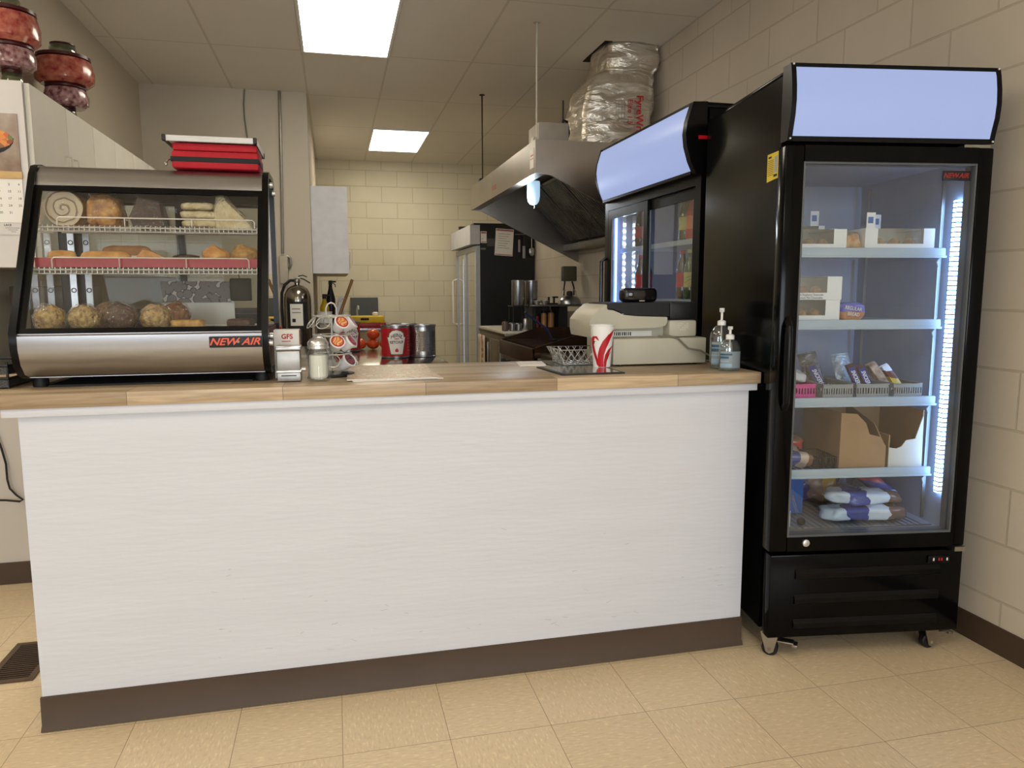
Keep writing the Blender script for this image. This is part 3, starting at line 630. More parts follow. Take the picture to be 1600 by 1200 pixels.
t = thing('coffee_brewer', 'dark coffee brewer standing behind the mesh tray at the left edge', 'coffee machine', (-1.22, 3.95, .93))
b = B(); b.box(-1.40, -1.13, 3.72, 4.1, .9305, .97, bev=.006); b.box(-1.40, -1.13, 3.93, 4.1, .97, 1.22, bev=.004); obj('body', b, M_BLACKP, t)
obj('hopper', B().box(-1.40, -1.13, 3.72, 4.1, 1.22, 1.32, bev=.008), mat('brown_metal', (58, 50, 44), .4), t)
b = B(); b.lathe([(.055, .972), (.062, 1.0), (.06, 1.08), (.04, 1.12), (.045, 1.13)], (-1.26, 3.83, 0), 20); obj('carafe', b, M_JARG, t)
t = thing('base_cabinet', 'base cabinet behind the knee wall along the left wall', 'cabinet', (-1.2, 5.1, 0))
obj('body', B().box(-1.498, -.93, 3.705, 6.80, .004, .89), M_LAMI, t)
obj('countertop', B().box(-1.498, -.91, 3.702, 6.81, .89, .93), mat('grey_laminate', (120, 112, 100), .4), t)
# upper cabinets
t = thing('wall_cabinet', 'row of cream wall cabinets running back along the left wall', 'cabinet', (-1.36, 5.1, 1.40))
obj('body', B().box(-1.498, -1.236, 3.60, 6.80, 1.40, 2.162), M_LAMI, t)
obj('end_panel', B().box(-1.498, -1.236, 3.585, 3.5995, 1.398, 2.164), M_LAMIG, t)
ys = [3.60, 4.04, 4.45, 4.857, 5.27, 5.68, 6.09, 6.50, 6.80]
for i in range(8):
    d = obj('door', B().box(-1.2355, -1.215, ys[i]+.0025, ys[i+1]-.0025, 1.402, 2.160, bev=.0015), M_LAMI, t)
    yh = ys[i+1]-.045 if i % 2 == 0 else ys[i]+.045
    b = B(); b.tube([(-1.215, yh, 1.80), (-1.190, yh, 1.805), (-1.188, yh, 1.815), (-1.188, yh, 1.915), (-1.190, yh, 1.925), (-1.215, yh, 1.93)], .004, 8); obj('handle', b, mat('pale_handle', (226, 216, 200), .35), d)
# calendar on the end panel
t = thing('wall_calendar', 'wall calendar with a food photo and month grid on the cabinet end', 'calendar', (-1.38, 3.583, 1.53))
yc = 3.5835
def foodphoto():
    m = bpy.data.materials.new('food_photo'); m.use_nodes = True; nt = m.node_tree; N = nt.nodes; L = nt.links; p = N['Principled BSDF']
    tc = N.new('ShaderNodeTexCoord'); v = N.new('ShaderNodeTexVoronoi'); v.inputs['Scale'].default_value = 55; L.new(tc.outputs['Object'], v.inputs['Vector'])
    rp = N.new('ShaderNodeValToRGB'); e = rp.color_ramp.elements; e[0].color = lin((206, 92, 48)); e[1].color = lin((226, 196, 150)); k = e.new(.35); k.color = lin((216, 150, 60)); k = e.new(.6); k.color = lin((160, 48, 34)); k = e.new(.8); k.color = lin((84, 110, 50))
    sp_ = N.new('ShaderNodeSeparateColor'); L.new(v.outputs['Color'], sp_.inputs[0]); L.new(sp_.outputs[0], rp.inputs[0]); L.new(rp.outputs[0], p.inputs['Base Color']); p.inputs['Roughness'].default_value = .4
    return m
pg = obj('picture_page', B().box(-1.495, -1.262, yc-.002, yc, 1.795, 2.03), mat('photo_backdrop', (120, 92, 72), .5, col2=(176, 160, 146), scale=9), t)
b = B(); b.prism([(-1.41+.13*math.cos(a*PI/12), 1.93-.075*math.sin(a*PI/12)) for a in range(13)], 'y', yc-.0026, yc-.002); obj('bowl', b, M_INK, pg)
b = B(); b.prism([(-1.40+.118*math.cos(a*PI/12), 1.925+.045*math.sin(a*PI/12)) for a in range(24)], 'y', yc-.0030, yc-.0026); obj('meal', b, foodphoto(), pg)
obj('wood_strip', B().box(-1.495, -1.258, yc-.006, yc, 1.765, 1.795, bev=.002), mat('pine_strip', (208, 172, 112), .5, stretch=(2, 20, 20)), t)
gr = obj('month_page', B().box(-1.495, -1.262, yc-.002, yc, 1.585, 1.765), M_PAPER, t)
for r, row in enumerate((('2', '3', '4'), ('9', '10', '11'), ('16', '17', '18'), ('23', '24', '25'), ('30', '31', ''))):
    for k, s_ in enumerate(row):
        if s_: text('numeral', s_, .014, M_INK, gr, FRONT(-1.350+k*.037, yc-.0022, 1.742-.029*r), .0001)
cd = obj('advert_card', B().box(-1.495, -1.266, yc-.002, yc, 1.535, 1.583), mat('card_white', (214, 210, 204), .6), t)
text('lettering', 'LACE', .012, M_INK, cd, FRONT(-1.33, yc-.0022, 1.574), .0001, bold=.0003)
for k in range(3): obj('text_line', B().box(-1.34+.01*k, -1.285-.008*k, yc-.0022, yc-.002, 1.562-.008*k, 1.5635-.008*k), M_INK, cd)
# stacks of clear candy tubs on the cabinets
def tub_stack(cx, cy_, z, parts, label, cols):
    t = thing('candy_tub_stack', label, 'tubs', (cx, cy_, z))
    for i, (r, h) in enumerate(parts):
        m = cols[i % len(cols)]
        b = B(); b.lathe([(r*.80, z+.001), (r*.98, z+h*.15), (r, z+h*.5), (r*.9, z+h*.82), (r*.82, z+h*.86)], (cx, cy_, 0), 28); a = obj('tub', b, m, t)
        b = B(); b.lathe([(r*.84, z+h*.86), (r*.90, z+h*.87), (r*.90, z+h*.97), (r*.80, z+h*.985)], (cx, cy_, 0), 28); obj('lid', b, mat('tub_lid', (74, 22, 26), .3), a)
        z += h
cols = [glassmat('tub_clear', (200, 210, 190), 2.0, .05, base=.35, basecol=(110, 112, 80)), mat('candy_mix', (190, 150, 150), .2, col2=(90, 30, 34), scale=45, coat=.6), mat('candy_mix_red', (196, 120, 96), .2, col2=(140, 24, 34), scale=30, coat=.6)]
tub_stack(-1.365, 3.86, 2.1625, [(.045, .11), (.10, .105), (.125, .15), (.055, .065)], 'stack of round candy tubs on the cabinet above the calendar', cols)
tub_stack(-1.330, 4.45, 2.1625, [(.045, .085), (.105, .11), (.140, .15), (.065, .06)], 'second stack of round candy tubs, further back on the cabinets', cols)
# ------------------------------------------------------------------ items on the worktop
ZC = 1.0105
t = thing('napkin_box', 'small brushed metal dispenser box beside the display case', 'dispenser', (-.147, 2.455, ZC))
b = B(); b.box(-.183, -.111, 2.415, 2.50, ZC+.002, ZC+.030, bev=.003); b.box(-.182, -.112, 2.416, 2.50, ZC+.036, ZC+.098, bev=.002); obj('body', b, M_STEELD if False else mat('satin_steel', (168, 166, 162), .42, .9, var=.08, scale=30), t)
obj('lid', B().box(-.186, -.108, 2.412, 2.503, ZC+.099, ZC+.112, bev=.004), M_STEEL, t)
obj('band', B().box(-.185, -.109, 2.413, 2.502, ZC+.0295, ZC+.0365, bev=.002), M_CHROME, t)
b = B(); b.cyl((-.109, 2.45, ZC+.036), (-.097, 2.45, ZC+.036), .006, 14); obj('knob', b, M_CHROME, t)
obj('slot', B().box(-.170, -.124, 2.4128, 2.4152, ZC+.019, ZC+.022), M_INK, t)
t = thing('napkin_carton', 'white GFS carton standing behind the metal dispenser', 'carton', (-.17, 2.58, ZC))
obj('body', B().box(-.198, -.118, 2.54, 2.62, ZC, ZC+.158, bev=.001), M_PAPER, t)
obj('side_panel', B().box(-.1178, -.1168, 2.542, 2.618, ZC+.003, ZC+.156), mat('tan_carton_side', (190, 152, 122), .7), t)
text('lettering', 'GFS', .022, M_REDP, t, FRONT(-.156, 2.5395, ZC+.136), .0002, bold=.0008)
obj('red_line', B().box(-.173, -.145, 2.5395, 2.54, ZC+.120, ZC+.1225), M_REDP, t)
# sugar pourer
sx, sy2 = -.056, 2.437
t = thing('sugar_pourer', 'fluted glass sugar pourer with a chrome screw lid', 'sugar jar', (sx, sy2, ZC))
def fl(r, k): return r*(1+.025*math.cos(16*k))
b = B(); rs = []
for r, z in ((.030, 0), (.036, .004), (.036, .010), (.032, .018), (.032, .088), (.028, .098), (.027, .104)): rs.append(b.ring([(sx+fl(r, 2*PI*i/64)*math.cos(2*PI*i/64), sy2+fl(r, 2*PI*i/64)*math.sin(2*PI*i/64), ZC+z) for i in range(64)]))
b.skin(rs, cap=False); obj('jar', b, M_JARG, t, ang=60)
b = B(); b.lathe([(.024, ZC+.008), (.0285, ZC+.014), (.0285, ZC+.082), (.01, ZC+.084)], (sx, sy2, 0), 24); obj('sugar', b, mat('white_sugar', (244, 238, 224), .8, bump=.2, bscale=300), t)
b = B(); b.lathe([(.030, ZC+.102), (.033, ZC+.104), (.033, ZC+.112), (.031, ZC+.113), (.033, ZC+.115), (.033, ZC+.122), (.026, ZC+.132), (.012, ZC+.140), (.006, ZC+.141)], (sx, sy2, 0), 32); obj('lid', b, M_CHROME, t)
# coffee pod carousel
kx, ky = -.012, 2.570
t = thing('pod_carousel', 'chrome wire coffee pod carousel, half filled with white pods', 'pod rack', (kx, ky, ZC))
def circ(c, r, n=28, a0=0, nx=None):
    c = Vector(c); z = Vector(nx or (0, 0, 1)).normalized(); u = z.orthogonal().normalized(); w = z.cross(u)
    return [tuple(c+r*(math.cos(2*PI*i/n)*u+math.sin(2*PI*i/n)*w)) for i in range(n)]
b = B(); b.lathe([(.070, ZC), (.074, ZC+.004), (.070, ZC+.010), (.03, ZC+.014), (.006, ZC+.016)], (kx, ky, 0), 32); obj('base', b, M_BLACKP, t)
b = B(); b.cyl((kx, ky, ZC+.012), (kx, ky, ZC+.205), .0035, 10); b.tube([(kx-.017, ky, ZC+.19), (kx-.017, ky, ZC+.228), (kx-.010, ky, ZC+.242), (kx, ky, ZC+.246), (kx+.010, ky, ZC+.242), (kx+.017, ky, ZC+.228), (kx+.017, ky, ZC+.19)], .0028, 8)
obj('post', b, M_WIRE, t)
tiers = [(ZC+.075, .062), (ZC+.138, .062), (ZC+.202, .062)]
b = B()
for z, r in tiers: b.tube(circ((kx, ky, z), r), .0022, 6, closed=True); b.tube(circ((kx, ky, z-.006), .022), .0018, 6, closed=True)
for z, r in tiers:
    for a in range(4): b.cyl((kx+.022*math.cos(a*PI/2), ky+.022*math.sin(a*PI/2), z-.006), (kx+r*math.cos(a*PI/2), ky+r*math.sin(a*PI/2), z), .0015, 6)
obj('tier_ring', b, M_WIRE, t)
def podpos(z, a, tilt=.95):
    d = Vector((math.cos(a), math.sin(a), 0)); n = (d*math.sin(tilt)+Vector((0, 0, 1))*math.cos(tilt)).normalized()
    return Vector((kx, ky, z-.020))+d*.068, n
podset = []
for ti, (z, r) in enumerate(tiers):
    for k in range(7):
        a = -PI/2+2*PI*k/7+ti*.25
        c, n = podpos(z, a); b = B(); b.tube(circ(c, .0235, 24, nx=n), .0017, 6, closed=True); obj('pod_ring', b, M_WIRE, t)
        full = math.cos(a) > .18 and (math.sin(a) < .75)
        if full: podset.append((c, n, ti, k))
M_POD = mat('pod_cup', (226, 226, 224), .4, var=.02)
def podlid(name, c1, c2, c3):
    m = bpy.data.materials.new(name); m.use_nodes = True; nt = m.node_tree; N = nt.nodes; L = nt.links; p = N['Principled BSDF']
    tc = N.new('ShaderNodeTexCoord'); w = N.new('ShaderNodeTexWave'); w.inputs['Scale'].default_value = 16; w.inputs['Distortion'].default_value = 9; L.new(tc.outputs['Object'], w.inputs['Vector'])
    rp = N.new('ShaderNodeValToRGB'); e = rp.color_ramp.elements; e[0].color = lin(c1); e[1].color = lin(c3); k = e.new(.5); k.color = lin(c2); L.new(w.outputs['Fac'], rp.inputs[0]); L.new(rp.outputs[0], p.inputs['Base Color']); p.inputs['Roughness'].default_value = .35
    return m
LIDS = [podlid('orange_lid', (232, 170, 90), (190, 70, 56), (226, 190, 130)), podlid('red_lid', (170, 24, 40), (90, 40, 60), (196, 60, 66)), podlid('dark_lid', (60, 46, 48), (130, 90, 92), (150, 40, 50))]
places = ['at the front', 'at the front right', 'on the right side', 'at the back right', 'at the back', 'x', 'y']
for c, n, ti, k in podset:
    M_ = Matrix.Translation(c) @ n.to_track_quat('Z', 'Y').to_matrix().to_4x4(); Mr = n.to_track_quat('Z', 'Y').to_matrix()
    t2 = thing('coffee_pod', '%s pod %s of the carousel %s ring' % (['dark lidded', 'orange and red lidded', 'orange lidded'][ti] if k % 2 == 0 else ['brown lidded', 'white rimmed', 'red lidded'][ti], places[k % 7], ['lowest', 'middle', 'top'][ti]), 'coffee pod', tuple(c), 0, 'coffee pods in the carousel')
    b = B(); b.lathe([(.0165, -.040), (.018, -.036), (.0215, -.010), (.0218, -.003), (.0255, -.0025), (.0262, .001), (.0255, .004), (.022, .0045)], tuple(c), 24, M=Mr); obj('cup', b, M_POD, t2)
    b = B(); b.lathe([(.0215, .0046), (.0165, .0052), (.002, .0053)], tuple(c), 24, M=Mr, mis=[1, 0]); obj('foil_lid', b, [LIDS[(0 if ti == 2 and k % 2 == 0 else 1 if ti > 0 else 2)] if not (ti == 1 and k % 2 == 0) else LIDS[0], mat('lid_edge_red', (176, 44, 44), .35) if ti else mat('lid_edge_dark', (90, 60, 64), .35)], t2)
# paper placemats
def papermat(name, base, inks, sc):
    m = bpy.data.materials.new(name); m.use_nodes = True; nt = m.node_tree; N = nt.nodes; L = nt.links; p = N['Principled BSDF']
    tc = N.new('ShaderNodeTexCoord'); nz = N.new('ShaderNodeTexNoise'); nz.inputs['Scale'].default_value = sc; nz.inputs['Detail'].default_value = 6; nz.inputs['Distortion'].default_value = 2; L.new(tc.outputs['Object'], nz.inputs['Vector'])
    rp = N.new('ShaderNodeValToRGB'); e = rp.color_ramp.elements; e[0].position = .32; e[0].color = lin(inks[0]); e[1].position = .68; e[1].color = lin(inks[2]); k = e.new(.44); k.color = lin(base); k = e.new(.52); k.color = lin(inks[1]); k = e.new(.6); k.color = lin(base)
    L.new(nz.outputs['Fac'], rp.inputs[0]); L.new(rp.outputs[0], p.inputs['Base Color']); p.inputs['Roughness'].default_value = .3
    return m
M_MENU = papermat('menu_print', (206, 198, 170), ((92, 112, 84), (186, 120, 92), (236, 226, 200)), 26)
for i, (a, z, lab) in enumerate(((.06, 0, 'bottom of the colourful printed menus stacked on the worktop'), (-.02, .0035, 'topmost colourful printed menu on the worktop stack'))):
    t = thing('printed_menu', lab, 'menu', (.175, 2.59, ZC+z), 0, 'printed menus by the carousel')
    M_ = Matrix.Translation((.180, 2.60, 0)) @ Matrix.Rotation(a, 4, 'Z')
    obj('pages', B().box(-.145, .145, -.225, .23, ZC+z, ZC+z+.0028, M=M_), M_PAPER, t); obj('cover', B().box(-.145, .145, -.225, .23, ZC+z+.0028, ZC+z+.0033, M=M_), M_MENU, t)
# napkins, black menu folder, wire basket, cup
t = thing('paper_napkins', 'small pile of white paper napkins near the wire basket', 'napkins', (.735, 2.77, ZC))
M_ = Matrix.Translation((.735, 2.765, 0)) @ Matrix.Rotation(-.15, 4, 'Z')
for i in range(3): obj('napkin', B().box(-.05+.004*i, .05, -.07, .075-.006*i, ZC+.002*i, ZC+.0018+.002*i, M=M_), M_PAPER, t)
t = thing('menu_folder', 'glossy black menu folder lying at the worktop edge under the basket', 'menu', (.84, 2.5, ZC))
obj('cover', B().prism([(.722, 2.636), (.739, 2.372), (.968, 2.376), (.968, 2.62)], 'z', ZC, ZC+.004), M_BLACKP, t)
obj('page', B().prism([(.736, 2.625), (.752, 2.386), (.956, 2.390), (.956, 2.61)], 'z', ZC+.0041, ZC+.0046), mat('grey_page', (118, 118, 116), .12, col2=(84, 84, 84), scale=30, coat=1), t)
t = thing('black_menu_card', 'dark flat card behind the menu folder, under the wire basket', 'menu', (.87, 2.76, ZC))
obj('sheet', B().box(.79, .975, 2.642, 2.88, ZC, ZC+.003), mat('dark_card', (50, 52, 54), .2), t)
bx0, bx1, by0, by1, bz = .835, .995, 2.665, 2.835, ZC+.0034
t = thing('wire_basket', 'small chrome wire basket left of the soda cup', 'basket', ((bx0+bx1)/2, (by0+by1)/2, bz))
def rect(e, z): return [(bx0-e, by0-e, z), (bx1+e, by0-e, z), (bx1+e, by1+e, z), (bx0-e, by1+e, z)]
b = B()
b.tube(rect(.012, bz+.058)+[rect(.012, bz+.058)[0]], .0022, 6); obj('rim', b, M_CHROME, t)
b = B(); b.tube(rect(-.008, bz+.002)+[rect(-.008, bz+.002)[0]], .0016, 6)
L0, L1 = rect(-.008, bz+.002), rect(.012, bz+.058)
for e in range(4):
    a0, a1, c0, c1 = Vector(L0[e]), Vector(L0[(e+1) % 4]), Vector(L1[e]), Vector(L1[(e+1) % 4])
    for k in range(6):
        f = k/6; g = (k+1.5)/6
        b.cyl(a0.lerp(a1, f), c0.lerp(c1, min(1, g)), .0012, 5); b.cyl(a0.lerp(a1, min(1, g)), c0.lerp(c1, f), .0012, 5)
    for f in (.25, .5, .75): b.cyl(a0.lerp(a1, f), c0.lerp(c1, f), .0010, 5)
for k in range(7): x = bx0+.008+(bx1-bx0-.016)*k/6; b.cyl((x, by0+.008, bz+.002), (x, by1-.008, bz+.002), .0012, 5)
obj('wire_mesh', b, M_CHROME, t)
cx_, cy2 = .957, 2.578
t = thing('soda_cup', 'white paper soda cup with red and black swirls', 'cup', (cx_, cy2, ZC+.004))
M_CUP = mat('cup_paper', (240, 240, 238), .3, var=.02)
cz = ZC+.0047
def cupr(z): return .032+(.0435-.032)*(z-cz)/.150
b = B(); b.lathe([(.030, cz+.003), (.0315, cz), (.0435, cz+.150), (.0455, cz+.151), (.0455, cz+.155), (.0425, cz+.155), (.0425, cz+.150), (.030, cz+.01), (.002, cz+.01)], (cx_, cy2, 0), 40); cup = obj('cup_body', b, M_CUP, t)
def lerp_(a, c, f): return a+(c-a)*f
def swoosh(pts, m, nm):
    """band wrapped round the cup: pts of (angle, height, half width)"""
    b = B(); a = []; c = []
    for (an, h, w_) in pts:
        for s_, lst in ((-1, a), (1, c)):
            h2 = h; an2 = an+s_*w_; r = cupr(cz+h2)+.0006; lst.append((cx_+r*math.cos(an2), cy2+r*math.sin(an2), cz+h2))
    n = 10; rows = []
    def at(q, f):
        an = q[0]+q[2]*(2*f-1); r = cupr(cz+q[1])+.0007; return (cx_+r*math.cos(an), cy2+r*math.sin(an), cz+q[1])
    for i in range(len(pts)-1):
        for e in range(4):
            p0 = tuple(lerp_(pts[i][j], pts[i+1][j], e/4) for j in range(3)); p1 = tuple(lerp_(pts[i][j], pts[i+1][j], (e+1)/4) for j in range(3))
            for k in range(n): b.quad([at(p0, k/n), at(p0, (k+1)/n), at(p1, (k+1)/n), at(p1, k/n)])
    obj(nm, b, m, cup, smooth=False, merge=True)
F = -PI/2
F = -PI/2-.32
swoosh([(F-.12, .001, .30), (F-.16, .02, .30), (F-.14, .045, .32), (F+.05, .070, .34), (F+.36, .095, .34), (F+.80, .120, .26), (F+1.25, .136, .08)], M_REDP, 'red_swoosh')
swoosh([(F-.46, .006, .08), (F-.62, .03, .16), (F-.92, .06, .18), (F-1.08, .085, .18), (F-1.0, .106, .24), (F-.70, .114, .20), (F-.32, .098, .03)], M_REDP, 'red_swoosh')
swoosh([(F+.34, .001, .14), (F+.34, .02, .17), (F+.50, .046, .20), (F+.82, .066, .18), (F+1.3, .078, .08)], M_REDP, 'red_swoosh')
swoosh([(F+.48, .022, .04), (F+.74, .046, .06), (F+1.1, .058, .03)], M_INK, 'black_swoosh')
swoosh([(F-.95, .082, .04), (F-.82, .096, .10), (F-.55, .094, .03)], M_INK, 'black_swoosh')
# register
t = thing('cash_box', 'putty coloured till box on the worktop', 'cash box', (1.2, 2.74, ZC))
obj('body', B().box(1.010, 1.392, 2.60, 2.90, ZC+.006, ZC+.104, bev=.004), M_PUTTY, t)
for x in (1.04, 1.36):
    b = B(); b.lathe([(.009, ZC), (.010, ZC+.007)], (x, 2.63, 0), 12); obj('foot', b, M_RUBBER, t)
    b = B(); b.lathe([(.009, ZC), (.010, ZC+.007)], (x, 2.87, 0), 12); obj('foot', b, M_RUBBER, t)
zr = ZC+.1045
t = thing('cash_register', 'putty cash register with black top seen from behind, on the till box', 'cash register', (1.18, 2.76, zr))
yr0, yr1 = 2.635, 2.87
pl = [(.932, zr+.004), (.926, zr+.030), (.926, zr+.068), (.950, zr+.098), (.984, zr+.126), (.996, zr+.128), (.996, zr+.110), (1.02, zr+.108), (1.045, zr+.098), (1.06, zr+.090), (1.12, zr+.084), (1.24, zr+.080), (1.247, zr+.078), (1.247, zr+.060), (1.238, zr+.046), (1.20, zr+.038), (1.05, zr+.036), (1.012, zr+.034), (1.005, zr+.004)]
b = B(); b.skin([b.ring([(1.12+(x-1.12)*k, y, zr+.004+(z-zr-.004)*k) for x, z in pl]) for y, k in ((yr0, .975), (yr0+.010, 1), (yr1, 1))]); obj('lower_housing', b, M_PUTTY, t)
obj('inner_body', B().box(1.008, 1.25, yr0+.05, yr1+.01, zr+.0005, zr+.05), M_PUTTY, t)
lb = obj('label_plate', B().box(1.03, 1.20, yr0+.046, yr0+.0495, zr+.004, zr+.024), M_PAPER, t)
for k in range(9): obj('barcode_line', B().box(1.045+.008*k, 1.048+.008*k+.001*(k % 3), yr0+.0452, yr0+.046, zr+.007, zr+.02), M_INK, lb)
b = B(); b.box(1.250, 1.366, yr0-.005, yr1, zr+.0008, zr+.066, bev=.010); obj('printer_housing', b, M_PUTTY, t)
pp = B()
for i in range(5):
    for j in range(4): 
        if (i*3+j*5) % 4: pp.box(1.285+.009*i, 1.292+.009*i, yr0-.0062, yr0-.0052, zr+.026+.008*j, zr+.032+.008*j)
obj('vent_slots', pp, mat('pale_putty', (204, 200, 184), .5), t)
b = B(); b.box(1.250, 1.366, yr0-.004, yr1-.01, zr+.0665, zr+.136, bev=.012); obj('printer_lid', b, M_BLACKP, t)
pl2 = [(.9965, zr+.112), (.9965, zr+.130), (1.02, zr+.134), (1.22, zr+.134), (1.2495, zr+.128), (1.2495, zr+.081), (1.12, zr+.086), (1.062, zr+.092), (1.045, zr+.101), (1.02, zr+.111)]
b = B(); b.prism(pl2, 'y', yr0-.002, yr1-.02); obj('top_cover', b, M_BLACKP, t)
t = thing('customer_display', 'black oval customer display on top of the register', 'display', (1.138, 2.67, zr+.134))
b = B(); b.box(1.064, 1.206, 2.64, 2.70, zr+.1345, zr+.190, bev=.018, seg=4); obj('housing', b, mat('black_display', (14, 14, 15), .25), t) 
b = B(); b.box(1.085, 1.187, 2.6385, 2.6402, zr+.146, zr+.180, bev=.0006); obj('screen', b, mat('dark_screen', (24, 22, 22), .08), t)
obj('badge', B().box(1.128, 1.150, 2.6390, 2.6402, zr+.1385, zr+.1425), M_ZINC, t)
b = B(); b.tube([(1.20, 2.62, zr+.006), (1.24, 2.608, zr+.006), (1.27, 2.592, zr-.002), (1.31, 2.586, zr-.04), (1.36, 2.584, ZC+.055), (1.40, 2.584, ZC+.034), (1.425, 2.60, ZC+.012), (1.432, 2.70, ZC+.005), (1.435, 2.86, ZC+.005)], .0035, 8)
o = obj('grey_cable', b, M_CABLE, loc=(1.2, 2.62, zr)); tag(o, 'grey cable running from the register over the till box', 'cable')
# two pump bottles
def pump_bottle(x, y, r, h, hp, label, lab2):
    t = thing('sanitizer_bottle', label, 'pump bottle', (x, y, ZC), 0, 'clear pump bottles')
    ry = r*.72
    b = B(); rs = []
    for f, z in ((.92, 0), (1, .004), (1, h*.70), (.96, h*.80), (.80, h*.90), (.50, h*.98), (.34, h)): rs.append(b.ring([(x+r*f*math.cos(2*PI*i/32), y+ry*f*math.sin(2*PI*i/32), ZC+z) for i in range(32)]))
    b.skin(rs); obj('bottle', b, M_JARG, t, ang=50)
    b = B(); rs = [b.ring([(x+r*.93*math.cos(2*PI*i/32), y+ry*.93*math.sin(2*PI*i/32), ZC+z) for i in range(32)]) for z in (.003, h*lab2)]; b.skin(rs); obj('gel', b, glassmat('clear_gel', (190, 212, 216), 1.2, .02, base=.10, basecol=(170, 200, 205)), t)
    b = B(); n = 9
    a = [(x+r*1.01*math.cos(q), y+ry*1.01*math.sin(q)) for q in [PI+.25+(PI-.5)*i/n for i in range(n+1)]]
    b.skin([b.ring([(p[0], p[1], ZC+z) for p in a]) for z in (h*.10, h*.62)], closed=False, cap=False); lb = obj('label', b, glassmat('label_film', (205, 225, 235), 1, .1, base=.35, basecol=(215, 228, 235)), t)
    for k, (z0, z1, w) in enumerate(((.50, .56, .9), (.40, .47, .8), (.30, .33, .7), (.14, .24, 1.0))):
        b = B(); m = max(2, int(n*.55*w)); b.skin([b.ring([(x+(p[0]-x)*1.02, y+(p[1]-y)*1.02, ZC+h*z) for p in a[:m+1]]) for z in (z0, z1)], closed=False, cap=False); obj('label_print', b, mat('teal_print', (40, 78, 104), .4) if k < 2 else mat('pale_blue_print', (140, 168, 190), .4), lb)
    b = B(); b.lathe([(.015, ZC+h), (.015, ZC+h+.014), (.011, ZC+h+.017), (.006, ZC+h+.018), (.0045, ZC+h+.018), (.0045, ZC+h+hp*.75), (.009, ZC+h+hp*.78), (.009, ZC+h+hp), (.004, ZC+h+hp)], (x, y, 0), 18); pm = obj('pump', b, M_WHITE, t)
    b = B(); b.tube([(x, y, ZC+h+hp*.9), (x-.012, y-.014, ZC+h+hp*.88), (x-.016, y-.018, ZC+h+hp*.80)], .0035, 8); obj('spout', b, M_WHITE, pm)
    b = B(); b.cyl((x, y, ZC+.008), (x, y, ZC+h), .0022, 8); obj('dip_tube', b, M_WHITE, pm)
pump_bottle(1.362, 2.372, .040, .112, .045, 'shorter clear pump bottle with blue label at the worktop end', .66)
pump_bottle(1.372, 2.452, .042, .158, .062, 'taller clear pump bottle standing behind the short one', .55)

# ------------------------------------------------------------------ tall NEW AIR fridge
ROT = -math.radians(8.13); FX, FY = 1.435, 2.18
MF = Matrix.Translation((FX, FY, 0)) @ Matrix.Rotation(ROT, 4, 'Z')
fr = thing('display_fridge', 'tall black one door display fridge with lit blank header, on casters', 'fridge', (FX, FY, 0), ROT)
def fo(name, b, m, p=fr, **k): return obj(name, b, m, p, world=False, **k)
Wf = .71
b = B(); t_ = .045
b.box(0, t_, .05, .75, .40, 1.985); b.box(Wf-t_, Wf, .05, .75, .40, 1.985); b.box(t_, Wf-t_, .70, .75, .40, 1.985); b.box(0, Wf, .05, .75, 1.985, 2.0, bev=.004); b.box(t_, Wf-t_, .05, .70, 1.73, 1.98); b.box(t_, Wf-t_, .05, .70, .395, .44); b.box(0, Wf, .07, .75, .095, .40)
fo('cabinet', b, M_BLACK)
b = B(); b.box(t_, t_+.004, .06, .70, .44, 1.73); b.box(Wf-t_-.004, Wf-t_, .06, .70, .44, 1.73); b.box(t_, Wf-t_, .694, .698, .44, 1.73); b.box(t_, Wf-t_, .06, .70, .4405, .444); b.box(t_, Wf-t_, .06, .70, 1.726, 1.729)
fo('liner', b, M_LINER)
b = B(); b.box(.001, .706, .0, .052, .085, .385, bev=.004); fo('base_grille', b, M_BLACK)
g = fr
for i, z in enumerate((.315, .225, .135)):
    b = B(); b.prism([(-.001, z-.018), (-.008, z-.014), (-.010, z+.004), (-.001, z+.018)], 'x', .09, .62); fo('louver', b, M_BLACKF)
b = B(); b.box(.575, .655, -.006, 0, .340, .366, bev=.002); ct = fo('thermostat', b, M_BLACKF)
for k, (u, c) in enumerate(((.592, M_WHITE), (.612, M_REDP), (.622, M_REDP), (.642, M_WHITE))): b = B(); b.box(u, u+.005, -.0068, -.006, .348, .358); obj('button', b, c, ct, world=False)
# door
b = B(); D0, D1 = -.012, .045
b.box(-.012, .052, D0, D1, .402, 1.757, bev=.006); b.box(.648, .700, D0, D1, .402, 1.757, bev=.006); b.box(.052, .648, D0, D1, 1.706, 1.757); b.box(.052, .648, D0, D1, .402, .452)
dr = fo('door', b, M_BLACK)
b = B(); 
for q in ((.052, .058, .452, 1.706), (.642, .648, .452, 1.706), (.058, .642, .452, .458), (.058, .642, 1.700, 1.706)): b.box(q[0], q[1], D0+.004, D1-.002, q[2], q[3])
obj('gasket_trim', b, mat('grey_trim', (88, 90, 92), .4), dr, world=False)
obj('glass', B().box(.058, .642, .004, .009, .458, 1.700), M_GLASSD, dr, world=False)
b = B(); b.tube([(.018, D0, .90), (.012, D0-.028, .925), (.010, D0-.034, .96), (.010, D0-.034, 1.14), (.012, D0-.028, 1.175), (.018, D0, 1.20)], .011, 12); obj('handle', b, M_BLACKF, dr, world=False)
b = B(); b.lathe([(.013, 0), (.012, .004), (.004, .006)], (.118, D0-.001, .432), 20, M=Matrix.Rotation(PI/2, 3, 'X')); obj('lock', b, M_CHROME, dr, world=False)
b = B(); b.box(.66, .70, -.02, .04, .385, .401); b.box(.60, .69, -.004, .03, 1.758, 1.7675); fo('hinge', b, M_ZINC)
